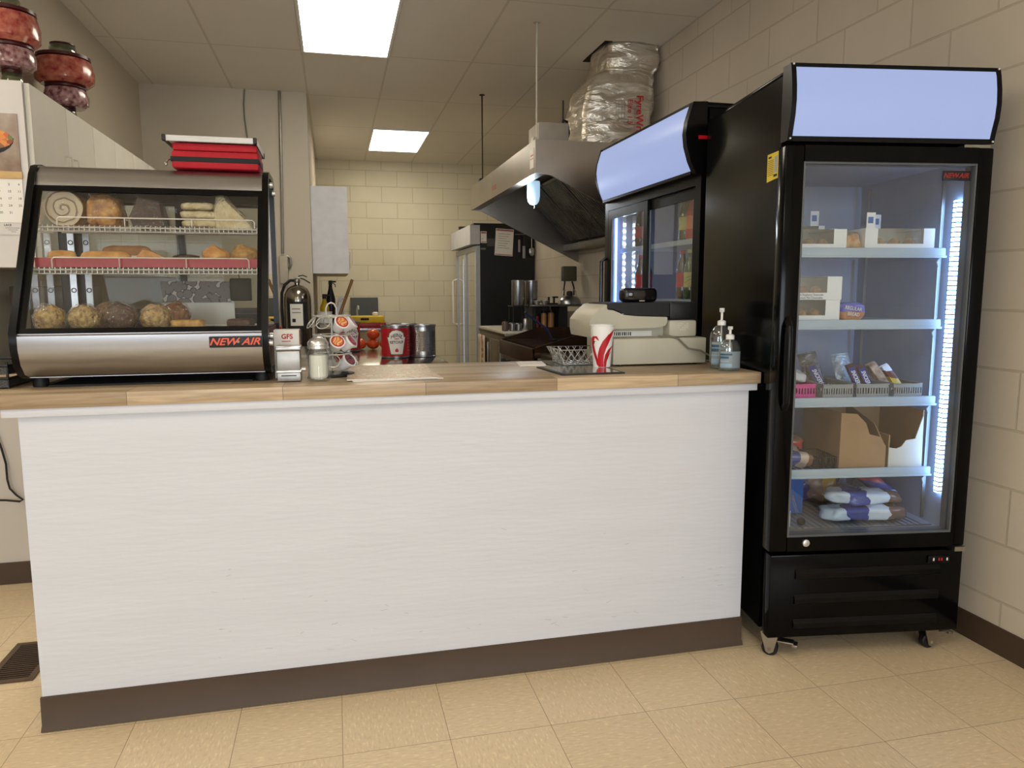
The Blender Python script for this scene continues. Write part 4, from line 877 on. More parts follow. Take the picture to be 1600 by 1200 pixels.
bd = B(); bd.box(.535, .632, -.0005, .0035, 1.652, 1.684, bev=.001); bd = obj('badge', bd, M_BLACKP, dr, world=False)
def ftext(s, size, m, p, u, z, v=-.001, **k): return text('lettering', s, size, m, p, MF @ FRONT(u, v, z), **k)
M_BADGE2 = mat('badge_dark_red', (150, 30, 34), .4)
ftext('NEW', .022, M_BADGE2, bd, .561, 1.668, shear=.3, bold=.0004, extrude=.0003); ftext('AIR', .022, M_BADGE2, bd, .607, 1.668, shear=.3, bold=.0004, extrude=.0003)
b = B(); b.cyl((.5845, -.001, 1.668), (.5845, -.0014, 1.668), .003, 10); obj('dot', b, M_BADGE2, bd, world=False)
# header
def hprof(d=0): return [(.05, 1.772), (.002, 1.772), (-.004, 1.80), (-.017, 1.85), (-.021, 1.895), (-.018, 1.94), (-.010, 1.985), (-.003, 2.010), (.05, 2.010)]
hd = B()
for a, c in ((-.004, .012), (.690, .706)): hd.prism(hprof(), 'x', a, c)
hd.box(.012, .690, -.004, .05, 1.998, 2.010); hd.box(.012, .690, -.002, .05, 1.770, 1.786); hd.box(.012, .690, .03, .05, 1.786, 1.998)
hd = fo('header', hd, M_BLACKF)
b = B(); pp = [(.001, 1.7865), (-.004, 1.81), (-.015, 1.85), (-.019, 1.895), (-.016, 1.94), (-.009, 1.982), (-.004, 1.9975)]
pp2 = pp+[(p[0]+.004, p[1]) for p in reversed(pp)]
b.prism(pp2, 'x', .0125, .6895); obj('sign_panel', b, M_SIGN, hd, world=False)
for u in (.004, .698):
    for v, z in ((-.003, 2.006), (.001, 1.778)): b = B(); b.ball((u, v-.004, z), .004, .004, .004, 8, 6); obj('screw', b, M_CHROME, hd, world=False)
# inside: posts, LED strip
b = B()
for u in (.058, .640):
    for v in (.14, .60): b.box(u-.006, u+.006, v-.002, v+.002, .46, 1.70)
fo('shelf_post', b, M_ZINC)
b = B(); b.box(.644, .660, .068, .094, .57, 1.60, bev=.004); ls_ = fo('led_strip', b, M_LED)
b = B()
for k in range(62): z = .576+.0166*k; b.box(.6425, .645, .066, .096, z, z+.0045); b.box(.644, .660, .0655, .0682, z, z+.0045)
obj('lens_rib', b, mat('lens_ribs', (150, 170, 196), .4), ls_, world=False)
# yellow energy label
b = B(); b.quad([(-.0008, .150, 1.660), (-.0008, .065, 1.665), (-.0008, .065, 1.752), (-.0008, .150, 1.752)]); st = fo('energy_label', b, mat('label_yellow', (238, 212, 20), .5), smooth=False)
b = B(); b.box(-.0014, -.0009, .072, .095, 1.685, 1.738); obj('picture', b, mat('picture_grey', (170, 172, 170), .5), st, world=False)
b = B(); b.box(-.0014, -.0009, .118, .142, 1.737, 1.743); 
for k in range(9): b.box(-.0014, -.0009, .100, .144, 1.728-.006*k, 1.7295-.006*k)
b.box(-.0014, -.0009, .072, .098, 1.672, 1.680); obj('print', b, M_INK, st, world=False)
# casters
for i, (u, v) in enumerate(((.040, .050), (.635, .050), (.055, .70), (.635, .70))):
    b = B(); a = -.55 if i % 2 == 0 else .10
    Mc = Matrix.Translation((u, v, 0)) @ Matrix.Rotation(a, 4, 'Z')
    b.box(-.030, .030, -.03, .03, .0905, .095, M=Mc)
    for ya_ in (-.024, .020):
        n0 = len(b.bm.verts); b.prism([(-.036, .090), (.026, .090), (.010, .020), (-.004, .012), (-.016, .018)], 'y', ya_, ya_+.004); b.bm.verts.ensure_lookup_table()
        for q in b.bm.verts[n0:]: q.co = Mc @ q.co
    ca = fo('caster', b, M_ZINC)
    b = B(); b.lathe([(.006, -.014), (.024, -.014), (.028, -.010), (.028, .010), (.024, .014), (.006, .014)], (0, 0, 0), 24, M=Matrix.Rotation(PI/2, 3, 'X'))
    for q in b.bm.verts: q.co = Mc @ (q.co+Vector((-.004, 0, .028)))
    obj('wheel', b, M_RUBBER, ca, world=False)
    b = B(); b.tube([Mc @ Vector(p) for p in ((-.004, -.024, .028), (-.004, .024, .028))], .006, 10); obj('axle', b, M_CHROME, ca, world=False)
    if i < 2: b = B(); b.box(.020, .075, -.018, .018, .058, .063, M=Mc, bev=.001); b.box(.070, .088, -.018, .018, .048, .0575, M=Mc, bev=.001); obj('brake_pedal', b, M_ZINC, ca, world=False)
# shelves: each is lifted out on its own, but they belong to the fridge
for z in (1.425, 1.178, .905, .648):
    b = B(); b.box(.054, .632, .096, .106, z-.018, z+.014, bev=.003); b.box(.06, .636, .094, .108, z-.020, z-.012, bev=.002)
    s_ = fo('shelf', b, M_SHELFW)
    b = B()
    for k in range(26): u = .062+.0228*k; b.cyl((u, .106, z+.004), (u, .66, z+.004), .0018, 5)
    for v in (.25, .45, .66): b.cyl((.055, v, z), (.64, v, z), .0025, 5)
    obj('wires', b, M_SHELFW, s_, world=False)
    b = B(); b.tube([(.625, .115, z-.018), (.612, .112, z-.035), (.618, .112, z-.05)], .003, 6); obj('clip', b, M_SHELFW, s_, world=False)
b = B()
for k in range(24): u = .062+.0235*k; b.cyl((u, .08, .452), (u, .66, .452), .0018, 5)
for v in (.09, .35, .64): b.cyl((.055, v, .4485), (.645, v, .4485), .0025, 5)
fo('floor_rack', b, M_ZINC)
# --- things inside the fridge (frame coordinates u, v, z)
def ft(name, label, cat, u, v, z, group=None): return thing(name, label, cat, tuple(MF @ Vector((u, v, z))), ROT, group)
def fp(name, b, m, p, **k):
    for q in b.bm.verts: q.co = MF @ q.co
    return obj(name, b, m, p, world=True, **k)
M_BOXW = mat('white_carton', (226, 226, 224), .5, var=.02); M_WIN = glassmat('carton_window', (225, 222, 215), 1.5, .05, base=.15, basecol=(200, 190, 170))
M_BLUEP = mat('blue_print', (70, 110, 170), .5); M_PINKP = mat('pink_flower_print', (226, 190, 190), .5, col2=(170, 90, 100), scale=150)
M_DOUGH = mat('donut_dough', (214, 178, 120), .6, col2=(160, 110, 66), scale=60, bump=.5)
def pastry_box(label, u0, u1, v0, v1, z, h, tab=None, flower=False, words=None, win=(.06, .80)):
    t = ft('pastry_box', label, 'carton', (u0+u1)/2, (v0+v1)/2, z, 'windowed pastry cartons in the tall fridge')
    w = u1-u0; a, c = u0+w*win[0], u0+w*win[1]
    b = B()
    for q in ((u0, u1, v0, v1, z, z+.002), (u0, u1, v1-.002, v1, z+.002, z+h), (u0, u0+.002, v0, v1-.002, z+.002, z+h), (u1-.002, u1, v0, v1-.002, z+.002, z+h), (u0+.002, u1-.002, v0, v0+.002, z+.002, z+h*.30), (u0+.002, a, v0, v0+.002, z+h*.3, z+h), (c, u1-.002, v0, v0+.002, z+h*.3, z+h), (u0+.002, a, v0+.002, v1-.002, z+h-.002, z+h), (c, u1-.002, v0+.002, v1-.002, z+h-.002, z+h)): b.box(*q)
    bo = fp('carton', b, M_BOXW, t, smooth=False)
    b = B(); b.quad([(a, v0+.001, z+h*.3), (c, v0+.001, z+h*.3), (c, v0+.001, z+h-.001), (a, v0+.001, z+h-.001)]); b.quad([(a, v0+.001, z+h-.001), (c, v0+.001, z+h-.001), (c, v1-.002, z+h-.001), (a, v1-.002, z+h-.001)]); obj_ = fp('window_film', b, M_WIN, t, smooth=False)
    b = B(); n = max(2, int((c-a)/.045))
    for k in range(n): b.ball((a+(c-a)*(k+.5)/n, v0+.04, z+h*.32), .020, .024, h*.28, 14, 10, amp=.15, sc=50, seed=k)
    fp('pastries', b, M_DOUGH, t, ang=180)
    if tab is not None:
        b = B(); b.box(tab-.016, tab+.016, v0+.02, v0+.022, z+h, z+h+.055); tb = fp('tab', b, M_BOXW, t, smooth=False)
        b = B(); b.box(tab-.011, tab+.008, v0+.0192, v0+.02, z+h+.018, z+h+.040); fp('tab_print', b, M_BLUEP, tb, smooth=False)
    if flower:
        b = B(); b.lathe([(min(.024, (u1-c)*.48), -.0005), (.001, -.0005)], ((c+u1)/2, v0-.0002, z+h*.42), 20, M=Matrix.Rotation(PI/2, 3, 'X'), cap=False); fp('flower_print', b, M_PINKP, t, smooth=False)
    if words: 
        for k, s_ in enumerate(words): text('lettering', s_, .0115, M_INK, t, MF @ FRONT(u0+w*.44, v0-.0006, z+h*(.20-.13*k)+.001), .0001, sx=.72)
    return t
zs = 1.4308
pastry_box('white windowed pastry carton at the left front of the top fridge shelf', .070, .278, .115, .30, zs, .072, None, win=(.08, .78))
pastry_box('upper white pastry carton with a blue printed tab, top fridge shelf', .072, .30, .31, .52, zs, .10, .27, win=(.05, .9))
pastry_box('long white windowed carton with flowers at the right of the top shelf', .345, .600, .115, .28, zs, .076, .375, flower=True, win=(.18, .84))
pastry_box('white carton with tall tab at the back right of the top shelf', .33, .58, .32, .50, zs, .09, .52, win=(.1, .8))
def lumpy(c, r, e=.6, amp=.2, seed=0, sc=35, rot=0, rx=0, zmin=None):
    b = boxy((0, 0, 0), r[0], r[1], r[2], e, amp, seed, sc=sc); M_ = Matrix.Translation(c) @ Matrix.Rotation(rot, 4, 'Z') @ Matrix.Rotation(rx, 4, 'Y')
    for q in b.bm.verts:
        q.co = M_ @ q.co
        if zmin is not None: q.co.z = max(q.co.z, zmin)
    return b
def bandmat(name, cols, axis=0, scale=20.0, rough=.25):
    m = bpy.data.materials.new(name); m.use_nodes = True; nt = m.node_tree; N = nt.nodes; L = nt.links; p = N['Principled BSDF']
    tc = N.new('ShaderNodeTexCoord'); sx = N.new('ShaderNodeSeparateXYZ'); L.new(tc.outputs['Generated'], sx.inputs[0])
    nz = N.new('ShaderNodeTexNoise'); nz.inputs['Scale'].default_value = scale; L.new(tc.outputs['Object'], nz.inputs['Vector'])
    mm = N.new('ShaderNodeMath'); mm.operation = 'MULTIPLY_ADD'; mm.inputs[1].default_value = .25; L.new(nz.outputs['Fac'], mm.inputs[0]); L.new(sx.outputs[axis], mm.inputs[2])
    rp = N.new('ShaderNodeValToRGB'); rp.color_ramp.interpolation = 'CONSTANT'; e = rp.color_ramp.elements; n = len(cols)
    e[0].color = lin(cols[0]); e[1].position = .125+1.0*(n-1)/n; e[1].color = lin(cols[-1])
    for i in range(1, n-1): k = e.new(.125+i/n); k.color = lin(cols[i])
    L.new(mm.outputs[0], rp.inputs[0]); L.new(rp.outputs[0], p.inputs['Base Color']); p.inputs['Roughness'].default_value = rough
    b_ = N.new('ShaderNodeBump'); b_.inputs['Strength'].default_value = .6; b_.inputs['Distance'].default_value = .01; L.new(nz.outputs['Fac'], b_.inputs['Height']); L.new(b_.outputs[0], p.inputs['Normal'])
    return m
t = ft('bag_of_buns', 'clear bag of buns with black writing between the top shelf cartons', 'bread bag', .312, .16, zs)
fp('buns', lumpy((.312, .16, zs+.030), (.030, .04, .029), seed=3, zmin=zs+.001), M_DOUGH, t, ang=180); fp('bag', lumpy((.312, .16, zs+.033), (.032, .045, .0325), seed=5, amp=.12, zmin=zs+.0005), M_FILM, t, ang=180)
zs = 1.1838
pastry_box('windowed dessert carton at the bottom of the stack, second fridge shelf', .068, .268, .118, .30, zs, .077, None, flower=True, words=None, win=(.05, .74))
pastry_box('windowed dessert carton with printed words on top of the second shelf stack', .068, .272, .118, .30, zs+.0775, .080, None, flower=True, words=('Black Raspberry Cheesecake', 'Premium Mini Cheesecakes'), win=(.05, .74))
t = ft('bread_bag', 'blue and clear bread bag right of the stacked cartons', 'bread bag', .325, .16, zs)
fp('bag', lumpy((.323, .16, zs+.034), (.047, .04, .0335), seed=8, amp=.16, zmin=zs+.0005), bandmat('bread_bag_print', [(190, 130, 80), (176, 112, 66), (84, 84, 160), (110, 112, 186)], 2), t, ang=180)
text('lettering', 'REGULAR', .018, M_WHITE, t, MF @ frame((.318, .116, zs+.046), (1, 0, -.15), (.15, 0, 1)), .0003, sx=.8); text('lettering', 'BREAD', .018, M_WHITE, t, MF @ frame((.318, .114, zs+.026), (1, 0, -.1), (.1, 0, 1)), .0003, sx=.8)
# third shelf: four slotted baskets and ice cream bars
def basket(u0, u1, v0, v1, z, h, m, label):
    t = ft('slotted_basket', label, 'basket', (u0+u1)/2, (v0+v1)/2, z, 'plastic baskets on the third fridge shelf')
    b = B(); tp = .006
    def wall(p, q, inn):
        p, q = Vector(p), Vector(q); n = 12
        b.quad([p, q, q+Vector((0, 0, h*.30)), p+Vector((0, 0, h*.30))]); b.quad([p+Vector((0, 0, h*.72)), q+Vector((0, 0, h*.72)), q+Vector((0, 0, h)), p+Vector((0, 0, h))])
        for k in range(n+1):
            a = p.lerp(q, max(0, (k-.25)/n)); c = p.lerp(q, min(1, (k+.25)/n)); b.quad([a+Vector((0, 0, h*.30)), c+Vector((0, 0, h*.30)), c+Vector((0, 0, h*.72)), a+Vector((0, 0, h*.72))])
    wall((u0, v0, z+.001), (u1, v0, z+.001), 0); wall((u1, v0, z+.001), (u1, v1, z+.001), 0); wall((u1, v1, z+.001), (u0, v1, z+.001), 0); wall((u0, v1, z+.001), (u0, v0, z+.001), 0)
    b.quad([(u0, v0, z+.001), (u1, v0, z+.001), (u1, v1, z+.001), (u0, v1, z+.001)])
    o = fp('body', b, m, t, smooth=False); md = o.modifiers.new('thickness', 'SOLIDIFY'); md.thickness = .0015
    b = B(); b.tube([(u0, v0, z+h), (u1, v0, z+h), (u1, v1, z+h), (u0, v1, z+h)], .003, 6, closed=True); fp('rim', b, m, t)
zs = .9120
M_GB = mat('grey_basket', (150, 152, 152), .45); M_PK = mat('pink_basket', (206, 70, 140), .4)
basket(.072, .200, .13, .40, zs, .050, M_PK, 'pink slotted basket at the left of the third fridge shelf')
basket(.222, .330, .115, .38, zs, .050, M_GB, 'grey slotted basket next to the pink one')
basket(.345, .465, .115, .38, zs, .050, M_GB, 'grey slotted basket holding brown chocolate bars')
basket(.485, .590, .115, .38, zs, .050, M_GB, 'grey slotted basket with ice cream cones at the right end')
def bar(name, label, cat, u, v, w, L_, m, lean=.45, side=0.0, txt=None, th=.012, group=None):
    """a flat wrapper standing in a basket, leaning back and sideways"""
    t = ft(name, label, cat, u, v, zs+.004, group)
    M_ = Matrix.Translation((u, v, zs+.012)) @ Matrix.Rotation(side, 4, 'Y') @ Matrix.Rotation(-lean, 4, 'X')
    b = B(); rs = []
    for f, k in ((0, .06), (.04, .10), (.06, .8), (.5, 1), (.94, .8), (.96, .10), (1, .06)): rs.append(b.ring([M_ @ Vector((w*.5*c, -th*.5*k*s_, f*L_)) for c, s_ in ((-1, 0), (-.8, 1), (0, 1.15), (.8, 1), (1, 0), (.8, -1), (0, -1.15), (-.8, -1))]))
    b.skin(rs); fp('wrapper', b, m, t, ang=50)
    if txt:
        q = M_ @ Vector((0, -th*.62, L_*.50)); ax = (M_.to_3x3() @ Vector((0, 0, -1))); ay = (M_.to_3x3() @ Vector((1, 0, 0)))
        b = B(); b.quad([M_ @ Vector(p) for p in ((-w*.34, -th*.615, L_*.14), (w*.34, -th*.615, L_*.14), (w*.34, -th*.615, L_*.86), (-w*.34, -th*.615, L_*.86))]); fp('name_panel', b, mat('navy_panel', (44, 52, 130), .4), t, smooth=False)
        text('lettering', txt, w*.62, M_WHITE, t, MF @ frame(tuple(q), tuple(ax), tuple(ay)), .0003, shear=.2, bold=.0004, sx=.62)
    return t
M_SN = mat('brown_wrapper', (92, 66, 56), .25, col2=(66, 44, 38), scale=30); M_SV = mat('silver_wrapper', (150, 146, 140), .25, .5, col2=(84, 76, 68), scale=30, bump=.6); M_ICE = mat('icicle_wrapper', (196, 208, 214), .2, .3, col2=(130, 140, 150), scale=40, bump=.6)
M_CO = mat('cone_wrapper', (196, 170, 148), .3, col2=(96, 62, 44), scale=50, bump=.5); M_CO2 = bandmat('cone_print', [(150, 80, 50), (206, 170, 60), (96, 46, 36), (220, 226, 232)], 2)
bar('ice_cream_bar', 'silver wrapped bar leaning in the first grey basket', 'ice cream bar', .275, .20, .036, .125, M_SV, .5, -.35, 'SNICKERS', group='frozen bars standing in the baskets')
bar('ice_cream_bar', 'left of the two brown SNICKERS bars', 'ice cream bar', .396, .17, .034, .115, M_SN, .45, -.25, 'SNICKERS', group='frozen bars standing in the baskets')
bar('ice_cream_bar', 'right of the two brown SNICKERS bars', 'ice cream bar', .434, .17, .034, .110, M_SN, .45, -.25, 'SNICKERS', group='frozen bars standing in the baskets')
bar('ice_cream_bar', 'pale silver bar behind the two SNICKERS bars', 'ice cream bar', .400, .27, .07, .14, M_ICE, .35, -.1, group='frozen bars standing in the baskets')
bar('ice_cream_bar', 'dull gold wrapped bar behind the first silver bar', 'ice cream bar', .285, .28, .075, .145, M_SV, .3, -.2, group='frozen bars standing in the baskets')
bar('ice_cream_cone', 'nut coated cone in clear wrap standing left in the last basket', 'ice cream cone', .520, .20, .036, .125, M_CO, .5, -.42, th=.03)
bar('ice_cream_cone', 'brown and yellow printed cone at the right of the last basket', 'ice cream cone', .566, .20, .032, .115, M_CO2, .5, -.42, th=.028)
t = ft('plastic_pouch', 'white plastic pouch lying over the pink basket', 'pouch', .14, .26, zs+.05); fp('pouch', lumpy((.14, .25, zs+.078), (.060, .09, .022), seed=14, amp=.35, sc=22, rx=.2, zmin=zs+.0540), mat('milky_pouch', (206, 204, 204), .3, bump=.5), t, ang=180)
zs = .6538
t = ft('cardboard_box', 'torn open cardboard box on the fourth fridge shelf', 'carton', .38, .3, zs)
b = B()
def torn(pts, th, axis):
    b.prism(pts, axis, th[0], th[1])
torn([(.30, zs), (.30, zs+.205), (.36, zs+.20), (.395, zs+.165), (.41, zs+.125), (.45, zs+.115), (.475, zs+.08), (.475, zs)], (.125, .129), 'y')
torn([(.129, zs), (.129, zs+.08), (.20, zs+.15), (.40, zs+.20), (.40, zs)], (.471, .475), 'x'); torn([(.129, zs), (.129, zs+.205), (.40, zs+.205), (.40, zs)], (.30, .304), 'x'); b.box(.304, .471, .396, .40, zs, zs+.205); b.box(.304, .471, .129, .396, zs, zs+.003)
fp('body', b, M_CARD, t, smooth=False)
t = ft('cardboard_box', 'white sided ragged cardboard box at the right end of the fourth shelf', 'carton', .55, .3, zs)
b = B(); torn([(.487, zs), (.487, zs+.075), (.515, zs+.070), (.535, zs+.078), (.55, zs+.100), (.585, zs+.105), (.605, zs+.17), (.612, zs+.19), (.616, zs)], (.125, .129), 'y'); fp('front_flap', b, mat('white_card', (214, 208, 192), .7), t, smooth=False)
b = B(); b.box(.487, .491, .129, .40, zs, zs+.12); b.box(.612, .616, .129, .40, zs, zs+.21); b.box(.491, .612, .396, .40, zs, zs+.215); b.box(.491, .612, .129, .396, zs, zs+.003); fp('body', b, M_CARD, t, smooth=False)
t = ft('black_wire_basket', 'small black wire basket left of the cardboard box', 'basket', .24, .2, zs)
b = B()
for z in (.003, .045): b.tube([(.215, .12, zs+z), (.288, .12, zs+z), (.288, .26, zs+z), (.215, .26, zs+z)], .002, 6, closed=True)
for k in range(8): b.cyl((.215+.0104*k, .12, zs+.003), (.215+.0104*k, .12, zs+.045), .0015, 5)
for k in range(12): b.cyl((.288, .12+.0127*k, zs+.003), (.288, .12+.0127*k, zs+.045), .0015, 5); b.cyl((.215, .12+.0127*k, zs+.003), (.288, .12+.0127*k, zs+.003), .0015, 5)
fp('wires', b, M_BLACKP, t)
M_CB = bandmat('cookie_bag_print', [(150, 110, 76), (70, 84, 140), (196, 178, 160), (120, 84, 60)], 0); M_CB2 = bandmat('cookie_bag_print_red', [(130, 96, 72), (170, 150, 130), (186, 60, 60), (146, 110, 80)], 2)
for i, (u, v, dz, r, m, lab) in enumerate(((.150, .19, .032, (.050, .07, .032), M_CB, 'blue and brown snack bag at the left of the fourth fridge shelf'), (.205, .35, .045, (.045, .07, .045), M_CB2, 'brown snack bag with red print behind the blue one'), (.12, .52, .055, (.045, .08, .055), M_CB, 'dark snack bag at the back left of the fourth shelf'))):
    t = ft('snack_bag', lab, 'snack bag', u, v, zs, 'snack bags in the tall fridge'); fp('bag', lumpy((u, v, zs+dz), r, seed=40+i, amp=.42, sc=24, zmin=zs+.0005), m, t, ang=180)
zs = .4545
M_ICEB = bandmat('ice_bag_print', [(190, 206, 224), (56, 74, 150), (206, 218, 232), (120, 96, 84)], 0, rough=.2); M_ICEB2 = bandmat('ice_bag_print2', [(70, 84, 160), (196, 208, 226), (60, 70, 140), (160, 60, 80)], 2, rough=.2); M_PRP = bandmat('purple_bag', [(92, 76, 130), (140, 110, 92), (190, 150, 60), (84, 66, 110)], 0)
for i, (u, v, dz, r, m, ro, ry_, lab) in enumerate(((.42, .17, .026, (.15, .06, .026), M_ICEB, .0, 0, 'blue and white bag lying at the front of the fridge floor'), (.44, .19, .080, (.14, .06, .026), M_ICEB, .12, .05, 'blue and white bag lying on top of the front bag'),
        (.560, .29, .085, (.085, .045, .028), M_ICEB2, -.1, .65, 'blue bag sloping down to the right of the pile'), (.37, .43, .060, (.09, .07, .060), M_PRP, 0, 0, 'purple and brown bag at the back of the floor pile'), (.50, .43, .125, (.055, .05, .03), M_ICEB2, .1, .35, 'crumpled blue bag on top of the pile'))):
    t = ft('snack_bag', lab, 'snack bag', u, v, zs, 'bags piled on the fridge floor'); fp('bag', lumpy((u, v, zs+dz), r, seed=60+i, amp=.40, sc=22, rot=ro, rx=ry_, zmin=zs+.0005), m, t, ang=180)
t = ft('blue_crate', 'blue plastic crate at the left of the fridge floor', 'crate', .16, .4, zs)
b = B(); b.box(.067, .235, .25, .254, zs, zs+.15); b.box(.067, .235, .55, .554, zs, zs+.15); b.box(.067, .071, .254, .55, zs, zs+.15); b.box(.231, .235, .254, .55, zs, zs+.15); b.box(.071, .231, .254, .55, zs, zs+.004); fp('body', b, mat('blue_plastic', (34, 92, 168), .4), t, smooth=False)
t = ft('white_carton', 'small white carton in the bottom left corner of the fridge', 'carton', .08, .15, zs); fp('body', B().box(.067, .110, .09, .20, zs, zs+.06, bev=.002), M_BOXW, t)
t = ft('scoop', 'clear handled scoop with a black knob on the fridge floor', 'scoop', .12, .11, zs)
b = B(); b.tube([(.115, .095, zs+.115), (.135, .10, zs+.06), (.155, .105, zs+.022)], .005, 8); fp('handle', b, M_JARG, t)
b = B(); b.ball((.158, .106, zs+.015), .015, .015, .0145, 16, 10); fp('knob', b, M_RUBBER, t)
# ------------------------------------------------------------------ drinks fridge facing left
t = thing('drinks_fridge', 'black two door drinks fridge facing left, lit blank header, behind the register', 'fridge', (1.87, 3.56, 0))
ya, yb, xf, xb = 2.965, 4.12, 1.54, 2.24
b = B()
b.box(xf+.03, xb, ya, ya+.04, .30, 2.06); b.box(xf+.03, xb, yb-.04, yb, .30, 2.06); b.box(xb-.04, xb, ya+.04, yb-.04, .30, 2.06); b.box(xf, xb, ya, yb, 2.06, 2.085, bev=.004); b.box(xf+.03, xb-.04, ya+.04, yb-.04, 1.80, 2.06); b.box(xf, xb, ya, yb, .10, .30)
b.box(xf+.03, xb-.04, ya+.04, yb-.04, .30, .34)
obj('cabinet', b, M_BLACK, t)
b = B(); b.box(xf+.035, xb-.04, ya+.04, ya+.044, .34, 1.80); b.box(xf+.035, xb-.04, yb-.044, yb-.04, .34, 1.80); b.box(xb-.045, xb-.04, ya+.044, yb-.044, .34, 1.80); obj('liner', b, M_LINER, t)
b = B(); b.box(xf, xf+.03, ya, ya+.05, .30, 1.79); b.box(xf, xf+.03, yb-.05, yb, .30, 1.79); b.box(xf, xf+.03, ya+.05, yb-.05, 1.745, 1.79); b.box(xf, xf+.03, ya+.05, yb-.05, .30, .36)
frm = obj('door_frame', b, M_BLACKF, t)
ym = 3.555
def sdoor(y0, y1, x, nm):
    b = B(); w = .045
    b.box(x, x+.014, y0, y0+w, .365, 1.742); b.box(x, x+.014, y1-w, y1, .365, 1.742); b.box(x, x+.014, y0+w, y1-w, 1.695, 1.742); b.box(x, x+.014, y0+w, y1-w, .365, .42)
    d = obj('sliding_door', b, M_BLACKF, t); obj('glass', B().box(x+.005, x+.008, y0+w, y1-w, .42, 1.695), M_GLASSD, d)
    b = B(); b.box(x+.002, x+.012, y0+w, y0+w+.006, .42, 1.695); b.box(x+.002, x+.012, y1-w-.006, y1-w, .42, 1.695); obj('trim', b, mat('pale_trim', (150, 156, 168), .4), d)
    return d
d1 = sdoor(ya+.052, ym+.03, xf+.0165, 'near'); d2 = sdoor(ym-.03, yb-.052, xf+.0005, 'far')
b = B(); b.tube([(xf, yb-.025, 1.02), (xf-.03, yb-.025, 1.04), (xf-.03, yb-.025, 1.46), (xf, yb-.025, 1.48)], .010, 10); b.tube([(xf, yb-.008, 1.02), (xf-.018, yb-.008, 1.04), (xf-.018, yb-.008, 1.46), (xf, yb-.008, 1.48)], .006, 8); obj('handle', b, mat('gun_metal', (70, 74, 82), .25, .8), d2)
# header box with bowed sign
def hp2(d=0): return [(1.56, 1.785), (1.512, 1.790), (1.487, 1.84), (1.468, 1.90), (1.462, 1.95), (1.468, 2.00), (1.484, 2.05), (1.494, 2.082), (1.56, 2.086)]
h = B()
for a, c in ((ya-.003, ya+.032), (yb-.05, yb-.032)): h.prism(hp2(), 'y', a, c)
h.box(1.497, 1.56, ya+.032, yb-.05, 2.070, 2.084); h.box(1.505, 1.56, ya+.032, yb-.05, 1.788, 1.802); h.box(1.535, 1.56, ya+.032, yb-.05, 1.802, 2.07)
h = obj('header', h, M_BLACKF, t)
q = [(1.503, 1.8025), (1.487, 1.84), (1.470, 1.90), (1.464, 1.95), (1.470, 2.00), (1.484, 2.045), (1.492, 2.0695)]; q = q+[(p[0]+.004, p[1]) for p in reversed(q)]
b = B(); b.prism(q, 'y', ya+.0325, yb-.0505); obj('sign_panel', b, M_SIGN, h)
b = B(); b.box(1.52, 1.56, ya-.0065, ya-.0035, 1.93, 1.945); obj('side_switch', b, M_REDP, h)
for i, (x, y) in enumerate(((1.60, 3.02), (2.18, 3.02), (1.60, 4.06), (2.18, 4.06))): b = B(); b.lathe([(.02, .001), (.02, .09), (.03, .10)], (x, y, 0), 14); obj('foot', b, M_RUBBER, t)
# LED columns on the far side wall and beside the doors
for (x, y) in ((1.64, yb-.047), (1.70, yb-.047)):
    st_ = obj('led_strip', B().box(x-.010, x+.010, y-.002, y+.002, .45, 1.72), M_WHITE, t)
    for k in range(34): b = B(); b.ball((x, y-.004, .48+.036*k), .0075 if x < 1.67 else .006, .003, .0075 if x < 1.67 else .006, 8, 6); obj('led', b, M_LEDD, st_)
b = B(); b.box(1.585, 1.592, yb-.06, yb-.046, .45, 1.72); obj('led_cover', b, mat('lit_cover', (130, 170, 250), .4, emit=9), t)
for zz in (.66, .96, 1.24, 1.52):
    b = B(); b.box(1.615, 1.622, ya+.05, yb-.06, zz-.012, zz+.012)
    for k in range(30): y = ya+.06+.035*k; b.cyl((1.622, y, zz), (2.15, y, zz), .002, 5)
    obj('shelf', b, M_SHELFW, t)
COLA = mat('cola', (46, 22, 14), .08, coat=1, var=.1); COLR = mat('red_label', (196, 26, 30), .35); COLG = mat('green_drink', (60, 90, 50), .1, coat=1); COLO = mat('orange_label', (220, 120, 40), .35)
def bottle(x, y, z, hh, body, lab, label, cat='bottle', grp='bottles in the drinks fridge'):
    t2 = thing('drink_bottle', label, cat, (x, y, z), 0, grp); r = .031
    b = B(); b.lathe([(r*.8, z), (r, z+.01), (r, z+hh*.22), (r*.90, z+hh*.36), (r, z+hh*.58), (r*.55, z+hh*.80), (.013, z+hh*.88), (.013, z+hh*.93)], (x, y, 0), 20); obj('body', b, body, t2)
    b = B(); b.lathe([(r*1.02, z+hh*.24), (r*.93, z+hh*.36), (r*1.0, z+hh*.54)], (x, y, 0), 20, cap=False); obj('wrap_label', b, lab, t2)
    b = B(); b.lathe([(.0145, z+hh*.93), (.0145, z+hh), (.004, z+hh)], (x, y, 0), 16); obj('cap', b, lab, t2)
    return t2
k = 0
